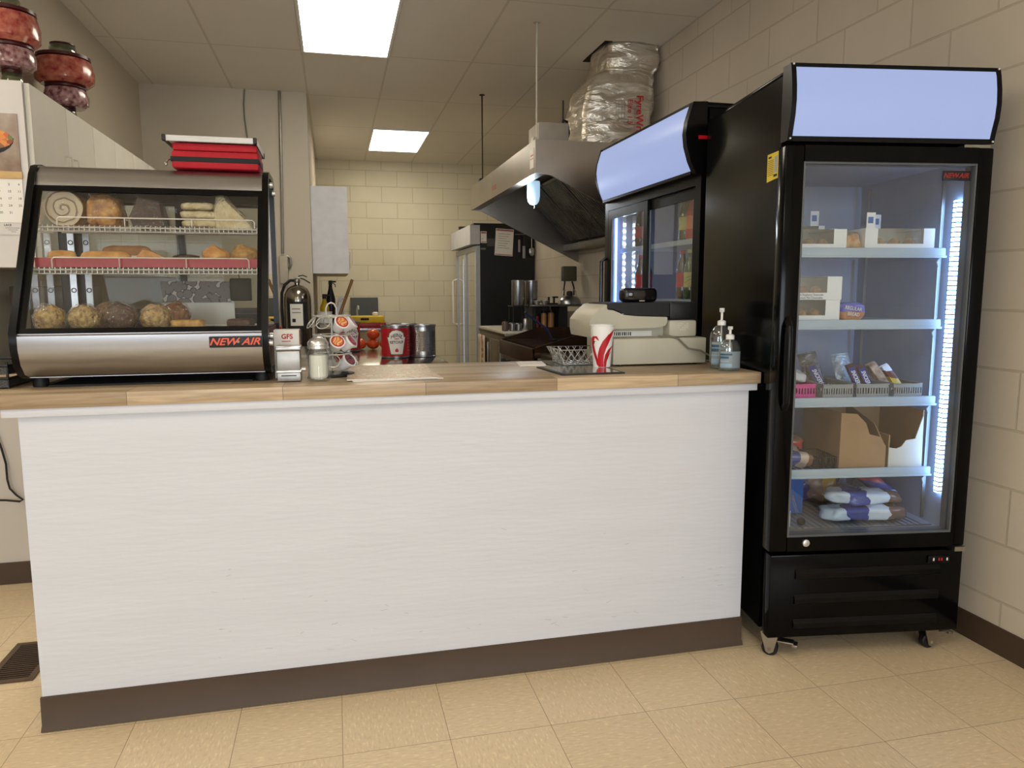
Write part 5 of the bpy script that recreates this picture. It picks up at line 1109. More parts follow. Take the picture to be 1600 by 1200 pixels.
for row, (zz, items) in enumerate(((1.5335, ((3.13, 'r'), (3.205, 'r'), (3.28, 'r'), (3.355, 'g'), (3.90, 'c'))), (1.2535, ((3.13, 'c'), (3.21, 'c'), (3.29, 'g'), (3.37, 'c'), (3.80, 'c'), (3.88, 'c'))), (.9735, ((3.13, 'c'), (3.21, 'g'), (3.29, 'g'), (3.37, 'c'), (3.72, 'c'), (3.80, 'c'), (3.88, 'c'), (3.96, 'g'))))):
    for j, (y, kind) in enumerate(items):
        body, lab = {'r': (COLR, COLO), 'c': (COLA, COLR), 'g': (COLG, mat('pale_label', (196, 196, 120), .4))}[kind]
        hh = .205 if row == 0 else .235
        nm = {'r': 'red', 'c': 'dark cola', 'g': 'green'}[kind]
        bottle(1.665, y, zz, hh, body, lab, '%s bottle, drinks fridge %s shelf, %s from the near wall' % (nm, ['top', 'second', 'third'][row], ['first', 'second', 'third', 'fourth', 'fifth', 'sixth', 'seventh', 'eighth'][j]))
# ------------------------------------------------------------------ exhaust hood
x0, yn, yf_ = 1.24, 4.56, 6.80; XR = 2.268
t = thing('exhaust_hood', 'long stainless exhaust hood hanging over the cooking line', 'hood', (1.75, 5.7, 2.0))
b = B(); b.box(x0, x0+.025, yn, yf_, 2.022, 2.212); obj('front_fascia', b, M_STEELH, t)
for y, nm in ((yn, 'n'), (yf_-.02, 'f')):
    b = B(); b.prism([(x0+.025, 2.212), (XR, 2.212), (XR, 1.56), (x0+.10, 2.012), (x0+.025, 2.022)], 'y', y, y+.02); obj('end_panel', b, M_STEELH, t)
obj('roof', B().box(x0, XR, yn, yf_, 2.212, 2.224), M_STEELH, t)
b = B(); b.prism([(x0+.025, 2.022), (x0+.075, 2.022), (x0+.085, 2.060), (x0+.078, 2.060), (x0+.070, 2.030), (x0+.025, 2.030)], 'y', yn+.02, yf_-.02); obj('drip_gutter', b, M_STEELH, t)
M_GREASE = mat('greasy_steel', (140, 132, 118), .4, .7, var=.3, scale=4)
for i in range(4):
    y0 = yn+.10+i*.52
    A = Vector((1.74, y0, 2.19)); D = (Vector((2.18, y0, 1.74))-A); n = Vector((-D.z, 0, D.x)).normalized()*-1
    b = B(); b.quad([A, A+D, A+D+Vector((0, .50, 0)), A+Vector((0, .50, 0))]); f = obj('grease_filter', b, M_GREASE, t, smooth=False)
    b = B()
    for k in range(12):
        o_ = Vector((0, .012+k*.041, 0)); w_ = Vector((0, .019, 0)); e = Vector((-.016, 0, -.014))
        b.skin([b.ring([p, p+w_, p+w_+e, p+e]) for p in (A+o_+D*.04, A+o_+D*.96)])
    obj('baffles', b, M_GREASE, f, smooth=False)
obj('grease_trough', B().box(2.12, 2.262, yn+.02, yf_-.02, 1.66, 1.72, bev=.004), M_GREASE, t)
lb = obj('sticker', B().box(x0-.0012, x0-.0002, 4.60, 4.69, 2.06, 2.18), M_PAPER, t)
b = B(); b.box(x0-.0018, x0-.0012, 4.61, 4.68, 2.135, 2.142); b.box(x0-.0018, x0-.0012, 4.61, 4.68, 2.115, 2.119); obj('print', b, M_REDP, lb)
obj('red_sticker', B().box(x0-.0012, x0-.0002, 5.72, 5.86, 2.075, 2.11), mat('faded_red', (160, 96, 80), .5), t)
for y in (4.75, 6.55):
    b = B(); b.cyl((x0+.06, y, 2.2245), (x0+.06, y, HC-.001), .006, 8); b.box(x0+.03, x0+.09, y-.03, y+.03, 2.2241, 2.27); b.cyl((x0+.06, y, HC-.006), (x0+.06, y, HC-.001), .025, 12); obj('hanger_rod', b, M_BLACKP if y > 5 else mat('white_conduit', (196, 188, 172), .5), t)
b = B(); b.box(1.30, 1.50, 4.70, 4.95, 2.2243, 2.36, bev=.004); obj('junction_box', b, mat('grey_box', (160, 152, 138), .5), t)
b = B(); b.tube([(1.585, 5.10, 2.225), (1.585, 5.10, 2.60)], .006, 8); b.tube([(1.565, 5.06, 2.42), (1.58, 5.07, 2.46), (1.61, 5.09, 2.46), (1.625, 5.09, 2.38), (1.61, 5.09, 2.34)], .010, 8); obj('bracket', b, M_BLACKP, t)
t = thing('hood_lamp', 'glowing jar shaped glass lamp hanging under the near end of the hood', 'lamp', (1.45, 5.12, 2.05))
lx, ly = 1.40, 5.20
b = B(); b.lathe([(.040, 2.211), (.040, 2.085), (.045, 2.080), (.045, 2.062)], (lx, ly, 0), 20); obj('socket', b, M_ZINC, t)
b = B(); b.lathe([(.044, 2.062), (.046, 2.05), (.046, 1.96), (.040, 1.925), (.026, 1.904), (.004, 1.897)], (lx, ly, 0), 28); obj('globe', b, mat('frosted_globe', (190, 225, 250), .4, emit=.7), t)
b = B(); b.ball((lx, ly, 1.995), .028, .028, .035, 16, 12); 
for v in b.bm.verts: pass
obj('bulb', b, mat('bulb_glow', (225, 242, 255), .4, emit=6), t)
b = B(); b.tube([(lx+.004, ly, 1.897), (lx+.008, ly, 1.885), (lx+.004, ly, 1.875)], .003, 6); obj('tip', b, M_ZINC, t)
pl_ = bpy.data.lights.new('hood_lamp_light', 'POINT'); pl_.energy = 5; pl_.color = (.85, .93, 1); pl_.shadow_soft_size = .05
po = bpy.data.objects.new('hood_lamp_light', pl_); C.objects.link(po); po.location = (lx-.075, ly-.02, 1.90)
# foil wrapped duct
def foilmat():
    m = bpy.data.materials.new('foil_wrap'); m.use_nodes = True; nt = m.node_tree; N = nt.nodes; L = nt.links; p = N['Principled BSDF']
    p.inputs['Base Color'].default_value = lin((196, 186, 170)); p.inputs['Metallic'].default_value = .75; p.inputs['Roughness'].default_value = .34
    tc = N.new('ShaderNodeTexCoord'); mp = N.new('ShaderNodeMapping'); mp.inputs['Scale'].default_value = (3, 3, 9); L.new(tc.outputs['Object'], mp.inputs[0])
    nz = N.new('ShaderNodeTexNoise'); nz.inputs['Scale'].default_value = 1.3; nz.inputs['Detail'].default_value = 4; nz.inputs['Distortion'].default_value = 1.0; L.new(mp.outputs[0], nz.inputs['Vector'])
    b_ = N.new('ShaderNodeBump'); b_.inputs['Strength'].default_value = 1; b_.inputs['Distance'].default_value = .03; L.new(nz.outputs['Fac'], b_.inputs['Height']); L.new(b_.outputs[0], p.inputs['Normal'])
    rp = N.new('ShaderNodeValToRGB'); e = rp.color_ramp.elements; e[0].position = .3; e[0].color = lin((196, 186, 168)); e[1].position = .7; e[1].color = lin((226, 218, 204)); L.new(nz.outputs['Fac'], rp.inputs[0]); L.new(rp.outputs[0], p.inputs['Base Color'])
    return m
t = thing('exhaust_duct', 'bulging foil wrapped exhaust duct rising from the hood into the ceiling', 'duct', (1.95, 5.25, 2.225))
secs = [(2.226, 1.70, 2.17, 4.99, 5.40), (2.30, 1.69, 2.19, 4.97, 5.42), (2.45, 1.69, 2.20, 4.97, 5.42), (2.58, 1.70, 2.215, 4.97, 5.42), (2.68, 1.73, 2.225, 4.97, 5.42), (2.76, 1.80, 2.23, 4.98, 5.42), (2.80, 1.86, 2.235, 5.00, 5.42), (2.82, 1.865, 2.255, 4.985, 5.43), (2.90, 1.87, 2.26, 4.98, 5.43), (2.978, 1.88, 2.262, 4.99, 5.42)]
b = B(); rs = []
def lerp(a, c, f): return a+(c-a)*f
fine = []
for i in range(len(secs)-1):
    for k in range(5): fine.append(tuple(lerp(secs[i][j], secs[i+1][j], k/5) for j in range(5)))
fine.append(secs[-1])
for (z, xa, xb_, y0, y1) in fine:
    ps = []; n = 12
    cs = [(xa, y0), (xb_, y0), (xb_, y1), (xa, y1)]
    for e in range(4):
        p, q2 = Vector(cs[e]), Vector(cs[(e+1) % 4])
        for k in range(n):
            f = k/n; w2 = p.lerp(q2, f); bul = math.sin(PI*f)*.022
            nrm = [(0, -1), (1, 0), (0, 1), (-1, 0)][e]
            nv = noise.noise(Vector((w2.x*7, w2.y*7, z*13)))*.020+noise.noise(Vector((w2.x*22, w2.y*22, z*30)))*.008
            rd = -.02*(1-min(1, min(f, 1-f)*6))
            o_ = bul+nv+rd
            if nrm[0] > 0: o_ = min(o_, 0.0)
            ps.append((w2.x+nrm[0]*o_, w2.y+nrm[1]*o_, z))
    rs.append(b.ring(ps))
b.skin(rs); obj('foil_jacket', b, foilmat(), t, ang=180)
def dtext(s_, size, m, x, z, y=4.952, sx=1.0, **k): text('lettering', s_, size, m, t, frame((x, y, z), (0, 0, -1), (1, 0, 0)), .0006, sx=sx, **k)
dtext('FyreWrap', .072, M_REDP, 2.085, 2.475, y=4.936, bold=.001); dtext('Elite 1.5', .052, M_REDP, 2.015, 2.51, y=4.936)
dtext('Duct Insulation', .022, mat('pink_print', (170, 110, 100), .5), 2.052, 2.47, y=4.936)
b = B()
for k in range(4): b.box(1.91+.022*k, 1.9112+.022*k, 4.934, 4.935, 2.46, 2.58)
for k in range(4): b.box(1.91, 1.976, 4.934, 4.935, 2.46+.04*k, 2.4612+.04*k)
obj('small_print', b, mat('brown_print', (120, 92, 78), .5), t)
b = B(); b.prism([(1.845, 4.985), (1.90, 4.985), (1.90, 5.46), (1.845, 5.46)], 'z', HC-.003, HC-.0005); o = obj('gap_shade_sheet', b, mat('gap_shade', (30, 26, 22), .9)); o['kind'] = 'structure'; o.name = 'gap_shade_1'  # thin dark sheet below the ceiling; its colour stands for shade in the gap
# ------------------------------------------------------------------ white framed cooler at the back right
t = thing('upright_cooler', 'black upright cooler with white front frame in the back right corner', 'fridge', (1.9, 9.1, 0))
xa, y0, y1 = 1.575, 8.36, 9.78
b = B(); b.box(xa+.05, 2.26, y0, y0+.04, .08, 2.03); b.box(xa+.05, 2.26, y1-.04, y1, .08, 2.03); b.box(2.22, 2.26, y0+.04, y1-.04, .08, 2.03); b.box(xa+.05, 2.22, y0+.04, y1-.04, .08, .2); b.box(xa-.02, 2.26, y0, y1, 2.03, 2.05); b.box(xa+.05, 2.22, y0+.04, y1-.04, 1.80, 2.03)
obj('cabinet', b, M_BLACKP if False else mat('black_side_sheet', (10, 10, 11), .45), t)
obj('header', B().box(xa-.065, xa+.049, y0+.002, y1-.002, 1.815, 2.0295), mat('white_header', (198, 196, 198), .4), t)
b = B(); b.box(xa, xa+.049, y0+.001, y0+.07, .08, 1.80); b.box(xa, xa+.049, y1-.07, y1-.001, .08, 1.80); b.box(xa, xa+.049, y0+.07, y1-.07, 1.74, 1.80); b.box(xa, xa+.049, y0+.07, y1-.07, .08, .2); b.box(xa, xa+.049, (y0+y1)/2-.03, (y0+y1)/2+.03, .2, 1.74)
fm = obj('front_frame', b, mat('grey_white_frame', (176, 180, 186), .4), t)
for a, c in ((y0+.07, (y0+y1)/2-.03), ((y0+y1)/2+.03, y1-.07)):
    obj('glass_door', B().box(xa+.015, xa+.022, a, c, .2, 1.74), M_GLASSD, fm)
b = B(); b.tube([(xa, 9.72, .85), (xa-.05, 9.72, .87), (xa-.05, 9.72, 1.42), (xa, 9.72, 1.44)], .012, 8); obj('handle', b, M_WHITE, fm)
obj('liner', B().box(2.19, 2.2195, y0+.041, y1-.041, .2, 1.80), mat('cooler_inside', (70, 76, 88), .5), t)
b = B(); b.box(1.66, 1.67, y1-.048, y1-.041, .25, 1.70); obj('led_strip', b, mat('dim_led', (150, 190, 240), .4, emit=2.0), t)
for i, (x, y) in enumerate(((1.66, 8.42), (2.2, 8.42), (1.66, 9.7), (2.2, 9.7))): b = B(); b.lathe([(.025, .001), (.03, .08)], (x, y, 0), 12); obj('foot', b, M_RUBBER, t)
yq = y0-.0005
def sheet(name, label, x0_, x1_, z0_, z1_, m, redb=False, cat='paper', lines=0, tilt=0):
    t2 = thing(name, label, cat, ((x0_+x1_)/2, yq, z0_)); M_ = Matrix.Translation(((x0_+x1_)/2, 0, (z0_+z1_)/2)) @ Matrix.Rotation(tilt, 4, 'Y') @ Matrix.Translation((-(x0_+x1_)/2, 0, -(z0_+z1_)/2))
    p = obj('sheet', B().box(x0_, x1_, yq-.002, yq, z0_, z1_, M=M_), m, t2)
    if redb: b = B(); b.box(x0_+.005, x1_-.005, yq-.0026, yq-.002, z1_-.025, z1_-.006, M=M_); b.box(x0_+.005, x1_-.005, yq-.0026, yq-.002, z0_+.006, z0_+.016, M=M_); obj('red_band', b, mat('faded_pink', (176, 110, 116), .6), p)
    if lines:
        b = B()
        for k in range(lines): b.box(x0_+.03, x1_-.04-.02*(k % 3), yq-.0026, yq-.002, z1_-.06-k*.026, z1_-.056-k*.026, M=M_)
        obj('print', b, mat('grey_print', (120, 116, 116), .6), p)
sheet('notice', 'large white notice with red edge taped on the back cooler side', 1.80, 2.01, 1.69, 1.99, M_PAPER, True, lines=7, tilt=.06)
sheet('notice', 'small white notice with pink edge on the back cooler side', 1.572+.06, 1.70, 1.83, 1.96, M_PAPER, True, lines=2)
sheet('notice', 'dark grey card on the back cooler side below the small notice', 1.705, 1.79, 1.795, 1.88, mat('grey_card', (74, 72, 72), .6))
sheet('label_plate', 'narrow grey label on the back cooler side near its front edge', 1.63, 1.69, 1.755, 1.775, mat('grey_label', (110, 108, 106), .5), cat='label')
t = thing('utensil_rail', 'thin steel rail on the back cooler side with hooks', 'rail', (2.13, y0, 1.93))
b = B(); b.cyl((2.03, y0-.02, 1.93), (2.255, y0-.02, 1.93), .004, 8); b.cyl((2.03, y0, 1.93), (2.03, y0-.02, 1.93), .003, 6); b.cyl((2.25, y0, 1.93), (2.25, y0-.02, 1.93), .003, 6); obj('bar', b, M_ZINC, t)
for i, (x, w_, zb, lab) in enumerate(((2.075, .012, 1.73, 'narrow steel turner hanging left on the cooler side'), (2.130, .016, 1.66, 'longer steel turner hanging beside the first one'))):
    t2 = thing('steel_turner', lab, 'utensil', (x, y0-.03, 1.9)); obj('blade', B().box(x-w_, x+w_, y0-.034, y0-.030, zb, zb+.14, bev=.001), M_STEEL, t2); b = B(); b.cyl((x, y0-.032, zb+.14), (x, y0-.028, 1.925), .005, 8); obj('handle', b, M_BLACKP, t2)
t2 = thing('steel_ladle', 'round steel ladle hanging at the right on the cooler side', 'utensil', (2.22, y0-.03, 1.9)); b = B(); b.ball((2.22, y0-.045, 1.735), .035, .012, .050, 16, 10); obj('bowl', b, M_STEEL, t2); b = B(); b.cyl((2.22, y0-.04, 1.78), (2.22, y0-.028, 1.925), .005, 8); obj('handle', b, M_ZINC, t2)
t2 = thing('tape_reel', 'small dark roll lying on top of the back cooler', 'roll', (1.60, 9.3, 2.05)); b = B(); b.lathe([(.03, 2.0505), (.065, 2.0505), (.065, 2.085), (.03, 2.085)], (1.60, 9.3, 0), 20); obj('roll', b, M_BLACKP, t2)
# ------------------------------------------------------------------ cooking line along the right wall
M_BROWN = mat('baked_grease_steel', (70, 46, 34), .45, .6, var=.3, scale=9)
t = thing('prep_cooler', 'stainless prep table with a white cutting board beside the back cooler', 'prep table', (1.85, 7.0, 0))
obj('body', B().box(1.46, 2.25, 6.38, 7.55, .10, .885, bev=.004), mat('tan_steel', (140, 128, 112), .4, .8, var=.1), t)
for yy in (6.42, 6.98):
    d = obj('door', B().box(1.445, 1.459, yy, yy+.52, .14, .84, bev=.004), mat('tan_steel', (140, 128, 112), .4), t); obj('handle', B().box(1.425, 1.444, yy+.03, yy+.06, .45, .80, bev=.004), M_ZINC, d)
obj('end_panel', B().box(1.47, 2.24, 6.372, 6.3795, .14, .86), M_STEELD, t)
obj('top', B().box(1.45, 2.25, 6.36, 7.56, .885, .912, bev=.002), M_STEELD, t)
obj('cutting_board', B().box(1.44, 1.72, 6.37, 7.50, .9125, .935, bev=.003), mat('white_board', (206, 200, 184), .5, var=.05), t)
b = B()
for x in (1.52, 2.19):
    for yy in (6.45, 7.48): b.lathe([(.02, .001), (.024, .10)], (x, yy, 0), 10)
obj('feet', b, M_RUBBER, t)
t = thing('dish_towel', 'striped cream towel hanging on the prep table front', 'towel', (1.42, 7.3, .5))
b = B(); b.grid(lambda u, v: (1.421-.006*math.sin(u*24), 7.10+.36*u, .86-.5*v), 40, 8); o_ = obj('cloth', b, bandmat('towel_stripes', [(206, 196, 172), (176, 120, 90), (206, 196, 172), (190, 176, 150)], 1), t, ang=180); md = o_.modifiers.new('thickness', 'SOLIDIFY'); md.thickness = .004
t = thing('char_grill', 'brown greasy char grill with raised sides on the cooking line', 'grill', (1.8, 5.7, 0))
obj('body', B().box(1.44, 2.25, 5.22, 6.33, .10, .80, bev=.004), M_STEELD, t)
b = B(); b.box(1.40, 2.25, 5.22, 6.33, .80, .84, bev=.004); b.prism([(1.40, .84), (1.40, .87), (1.75, .97), (2.24, .97), (2.24, .84)], 'y', 5.22, 5.235); b.prism([(1.40, .84), (1.40, .87), (1.75, .97), (2.24, .97), (2.24, .84)], 'y', 6.315, 6.33); b.box(1.395, 1.42, 5.22, 6.33, .75, .87, bev=.006); obj('trough', b, M_BROWN, t)
b = B()
for k in range(26): b.box(1.44, 2.2, 5.26+.04*k, 5.272+.04*k, .86, .875)
obj('grate', b, M_BROWN, t)
for k in range(4): b = B(); b.cyl((1.395, 5.38+.24*k, .70), (1.365, 5.38+.24*k, .70), .022, 14); b.cyl((1.44, 5.38+.24*k, .70), (1.395, 5.38+.24*k, .70), .006, 8); obj('knob', b, M_BLACKP, t)
b = B(); [b.lathe([(.02, .001), (.024, .10)], (x, yy, 0), 10) for x in (1.5, 2.19) for yy in (5.3, 6.25)]; obj('feet', b, M_RUBBER, t)
t = thing('deep_fryer', 'stainless fryer with closed lid nearest the wire basket', 'fryer', (1.8, 4.85, 0))
obj('body', B().box(1.47, 2.25, 4.50, 5.19, .10, .80, bev=.004), M_STEELD, t)
obj('lid', B().box(1.45, 2.0, 4.50, 5.19, .80, .835, bev=.005), mat('lid_steel', (110, 104, 88), .35, .9, var=.2), t); obj('flue', B().box(2.0, 2.25, 4.50, 5.19, .80, .98, bev=.004), M_STEELD, t)
b = B(); b.tube([(1.50, 4.75, .835), (1.50, 4.75, .86), (1.50, 4.95, .86), (1.50, 4.95, .835)], .006, 8); obj('lid_handle', b, M_ZINC, t)
b = B(); [b.lathe([(.02, .001), (.024, .10)], (x, yy, 0), 10) for x in (1.53, 2.19) for yy in (4.57, 5.12)]; obj('feet', b, M_RUBBER, t)
# small shelf stand on the prep table with bottles, canisters and a dome
zt = .9125
t = thing('shelf_stand', 'grey steel shelf stand with black ends on the prep table', 'shelf', (1.97, 6.62, zt))
obj('shelf_board', B().box(1.70, 2.25, 6.44, 6.78, 1.150, 1.165, bev=.002), M_STEELD, t)
for x0_, x1_ in ((1.985, 2.065), (1.735, 1.765)): obj('end_support', B().box(x0_, x1_, 6.47, 6.75, zt+.0005, 1.1495), M_BLACKP, t)
obj('rear_plate', B().box(1.77, 1.98, 6.74, 6.746, zt+.0005, 1.1495), M_STEELD, t)
for i, (x, r, h, m, lab) in enumerate(((1.800, .022, .17, mat('red_shaker', (150, 30, 34), .4), 'red topped shaker under the steel shelf stand'), (1.865, .026, .20, mat('amber_jar', (176, 128, 78), .4), 'left amber spice jar under the steel shelf stand'), (1.935, .030, .205, mat('amber_jar2', (156, 112, 66), .4), 'right amber spice jar under the steel shelf stand'))):
    t2 = thing('spice_jar', lab, 'jar', (x, 6.56, zt)); b = B(); b.lathe([(r, zt+.001), (r, zt+h*.8), (r*.8, zt+h*.88)], (x, 6.56, 0), 18); obj('jar', b, m, t2); b = B(); b.lathe([(r*.85, zt+h*.88), (r*.85, zt+h), (r*.3, zt+h)], (x, 6.56, 0), 18); obj('lid', b, M_BLACKP, t2)
t2 = thing('sheet_tray', 'small pale tray standing under the shelf stand at the right', 'tray', (2.13, 6.6, zt)); obj('panel', B().box(2.08, 2.20, 6.60, 6.61, zt+.0005, zt+.19, bev=.002), mat('cream_panel', (190, 176, 146), .5), t2)
t = thing('heat_dome', 'round steel dome cover with black handle on the shelf stand', 'dome', (2.14, 6.6, 1.165))
b = B(); b.lathe([(.108, 1.166), (.110, 1.170), (.104, 1.195), (.085, 1.225), (.055, 1.245), (.030, 1.252), (.004, 1.253)], (2.125, 6.6, 0), 32); obj('dome', b, M_STEEL, t)
b = B(); b.lathe([(.028, 1.252), (.030, 1.262), (.026, 1.285), (.012, 1.290)], (2.125, 6.6, 0), 16); obj('knob', b, M_BLACKP, t)
b = B(); b.tube([(2.06, 6.6, 1.240), (2.065, 6.6, 1.29), (2.09, 6.6, 1.30)], .004, 6); b.tube([(2.19, 6.6, 1.240), (2.185, 6.6, 1.29), (2.16, 6.6, 1.30)], .004, 6); obj('wire_handle', b, M_ZINC, t)
t = thing('wall_funnel', 'greenish plastic dispenser above the steel dome', 'dispenser', (2.16, 6.72, 1.165))
b = B(); b.box(2.09, 2.23, 6.70, 6.76, 1.38, 1.52, bev=.01); obj('hopper', b, mat('olive_hopper', (84, 80, 60), .4), t); b = B(); b.tube([(2.11, 6.73, 1.166), (2.11, 6.73, 1.30), (2.12, 6.73, 1.38)], .008, 8); b.tube([(2.21, 6.73, 1.166), (2.21, 6.73, 1.32), (2.19, 6.73, 1.38)], .008, 8); obj('stand', b, M_BLACKP, t)
t = thing('small_crate', 'small black two post holder on the shelf stand', 'holder', (1.93, 6.6, 1.165))
b = B(); b.box(1.90, 2.00, 6.56, 6.64, 1.1655, 1.180); b.box(1.915, 1.93, 6.585, 6.605, 1.18, 1.235); b.box(1.965, 1.98, 6.585, 6.605, 1.18, 1.235); b.box(1.96, 2.01, 6.58, 6.61, 1.225, 1.24); obj('body', b, M_BLACKP, t)
for i, (x, y, lab) in enumerate(((1.612, 6.52, 'front steel canister on the dispenser stand left of the shelf'), (1.765, 6.63, 'rear steel canister standing on the left end of the shelf stand'))):
    t = thing('steel_canister', lab, 'canister', (x, y, 1.165), 0, 'tall steel canisters')
    b = B(); b.lathe([(.055, 1.1605 if i == 0 else 1.1655), (.058, 1.170), (.058, 1.37), (.060, 1.372), (.060, 1.384), (.05, 1.388), (.004, 1.389)], (x, y, 0), 28); obj('can', b, M_STEEL, t)
t = thing('dispenser_stand', 'black wire stand carrying the steel canisters on the prep table', 'stand', (1.64, 6.55, .935))
b = B(); b.box(1.55, 1.695, 6.46, 6.66, 1.150, 1.160)
for x in (1.56, 1.685): b.cyl((x, 6.48, .936), (x, 6.48, 1.15), .006, 8)
for x in (1.56, 1.685): b.cyl((x, 6.65, .936), (x, 6.65, 1.15), .006, 8)
obj('frame', b, M_BLACKP, t)
for i, (x, h, m, lab) in enumerate(((1.47, .085, mat('brown_pot', (96, 76, 70), .4), 'small dark lidded pot at the left end of the prep table'), (1.535, .075, M_STEEL, 'small steel cup next to the dark lidded pot'), (1.595, .070, M_STEEL, 'second small steel cup, in front of the stand'), (1.655, .11, M_CHROME, 'narrow chrome shaker in front of the shelf stand'))):
    zz = .9355; t2 = thing('steel_cup' if i else 'lidded_pot', lab, 'cup' if i else 'pot', (x, 6.42, zz)); r = .030 if i < 3 else .018
    b = B(); b.lathe([(r*.85, zz+.0005), (r, zz+.006), (r, zz+h*.9), (r*.8, zz+h), (r*.3, zz+h*1.02)], (x, 6.42, 0), 20); obj('body', b, m, t2)
    if i == 0: b = B(); b.ball((x, 6.42, zz+h*1.1), .007, .007, .008, 10, 8); obj('knob', b, M_RUBBER, t2)
t = thing('wire_handled_pan', 'frying pan with long dark blue handle on the char grill', 'pan', (1.75, 5.8, .875))
b = B(); b.lathe([(.08, .8755), (.11, .90), (.113, .90), (.082, .879), (.004, .879)], (1.80, 5.75, 0), 28); obj('pan', b, M_BLACKP, t)
b = B(); b.tube([(1.71, 5.78, .905), (1.67, 5.79, .985), (1.49, 5.80, 1.12)], .009, 8); obj('handle', b, mat('navy_handle', (30, 42, 84), .4), t)
for i in range(2):
    t2 = thing('steel_bowl', ['left shiny steel bowl on the shelf stand', 'right shiny steel bowl on the shelf stand'][i], 'bowl', (1.79+.07*i, 6.52, 1.165)); b = B(); b.lathe([(.018, 1.166), (.034, 1.19), (.036, 1.205), (.033, 1.205), (.017, 1.17), (.002, 1.17)], (1.79+.072*i, 6.52, 0), 20); obj('bowl', b, M_CHROME, t2)
# ------------------------------------------------------------------ steel prep table behind the counter
t = thing('prep_table', 'long stainless work table behind the counter holding cans and tomatoes', 'table', (.1, 4.3, 0))
obj('tabletop', B().box(-.55, .56, 3.45, 5.10, .900, .930, bev=.003), mat('polished_steel', (170, 160, 148), .16, 1.0, var=.08), t)
obj('lower_shelf', B().box(-.52, .53, 3.48, 5.07, .30, .31), M_STEELD, t)
for x in (-.52, .53):
    for y in (3.49, 5.06): b = B(); b.cyl((x, y, .001), (x, y, .8995), .02, 12); obj('leg', b, M_STEEL, t)
zt = .9305
def can(x, y, rot, label, lab=True):
    t = thing('ketchup_can' if lab else 'tin_can', label, 'can', (x, y, zt), 0, 'large food cans on the work table'); r = .0765; h = .178
    b = B(); pr = [(r*.96, zt), (r*1.02, zt+.002), (r*1.02, zt+.006), (r*.985, zt+.008)]
    if not lab:
        n = 16
        for k in range(n): z = zt+.03+.12*k/n; pr += [(r*.985, z), (r*.965, z+.0037)]
    pr += [(r*.985, zt+h-.008), (r*1.02, zt+h-.006), (r*1.02, zt+h), (r*.97, zt+h), (r*.96, zt+h-.005), (.003, zt+h-.005)]
    b.lathe(pr, (x, y, 0), 40); bo = obj('can_body', b, M_STEEL, t)
    if not lab: return t
    b = B(); b.lathe([(r*.995, zt+.012), (r*.995, zt+h-.014)], (x, y, 0), 40, cap=False); L_ = obj('paper_label', b, mat('ketchup_red', (178, 22, 34), .35), t)
    def wrap(pts, off): # local (s along the arc, z)
        return [(x+(r+off)*math.sin(rot+s_/r), y-(r+off)*math.cos(rot+s_/r), zt+z) for s_, z in pts]
    def patch(xs, off, m, nm, n=10):
        # xs: list of rows (z, s_left, s_right)
        b = B()
        for i in range(len(xs)-1):
            for k in range(n):
                a, c = xs[i], xs[i+1]; f0, f1 = k/n, (k+1)/n
                b.quad(wrap([(lerp(a[1], a[2], f0), a[0]), (lerp(a[1], a[2], f1), a[0]), (lerp(c[1], c[2], f1), c[0]), (lerp(c[1], c[2], f0), c[0])], off))
        return obj(nm, b, m, L_)
    ks = [(.020, -.034, .034), (.026, -.036, .036), (.100, -.050, .050), (.118, -.056, .056), (.119, -.046, .046), (.140, -.042, .042), (.152, -.026, .026), (.157, -.004, .004)]
    patch(ks, .0004, mat('label_green', (58, 96, 66), .4), 'green_edge')
    patch([(z+(.004 if z < .06 else -.004), a*.90, c*.90) for z, a, c in ks], .0008, M_PAPER, 'white_keystone')
    def arctext(s_, size, z, m, curve=0):
        me = bpy.data.curves.new('lettering', 'FONT'); me.body = s_; me.size = size; me.align_x = 'CENTER'; me.align_y = 'CENTER'; me.resolution_u = 2; me.offset = .0005
        ob = bpy.data.objects.new('t', me); C.objects.link(ob); q = bpy.data.meshes.new_from_object(ob.evaluated_get(bpy.context.evaluated_depsgraph_get())); bpy.data.objects.remove(ob); bpy.data.curves.remove(me)
        for v in q.vertices:
            p = wrap([(v.co.x*.8, z+v.co.y-curve*v.co.x*v.co.x*20)], .0013)[0]; v.co = p
        q.materials.clear(); q.materials.append(m); q.name = 'lettering'; o = bpy.data.objects.new('lettering', q); C.objects.link(o); o.parent = L_; q.transform(MW[L_.name].inverted()); MW[o.name] = MW[L_.name]
    arctext('HEINZ', .027, .126, M_INK, .4); arctext('TOMATO', .008, .107, M_REDP); arctext('KETCHUP', .021, .088, M_INK); 
    patch([(.036, -.007, .007), (.044, -.010, .010), (.052, -.007, .007)], .0012, M_REDP, 'tomato_print', 4)
    patch([(.052, -.003, .004), (.057, -.001, .002)], .0013, mat('label_green', (58, 96, 66), .4), 'stem_print', 2)
    for k in range(6): patch([(.04+.016*k, .068, .092-.004*(k % 2)), (.045+.016*k, .068, .092-.004*(k % 2))], .0008, mat('pink_small_print', (216, 120, 120), .5), 'side_print', 4)
    return t
can(.318, 4.10, .02, 'large ketchup can facing forward at the front of the work table')
can(.385, 4.30, .3, 'ketchup can half hidden behind the front ketchup can')
can(.470, 4.14, 0, 'bare ribbed tin can beside the ketchup cans', False)
can(.070, 4.62, .35, 'ketchup can further back, behind the pod carousel')
M_TOM = mat('tomato_skin', (214, 84, 40), .22, var=.12, scale=12)
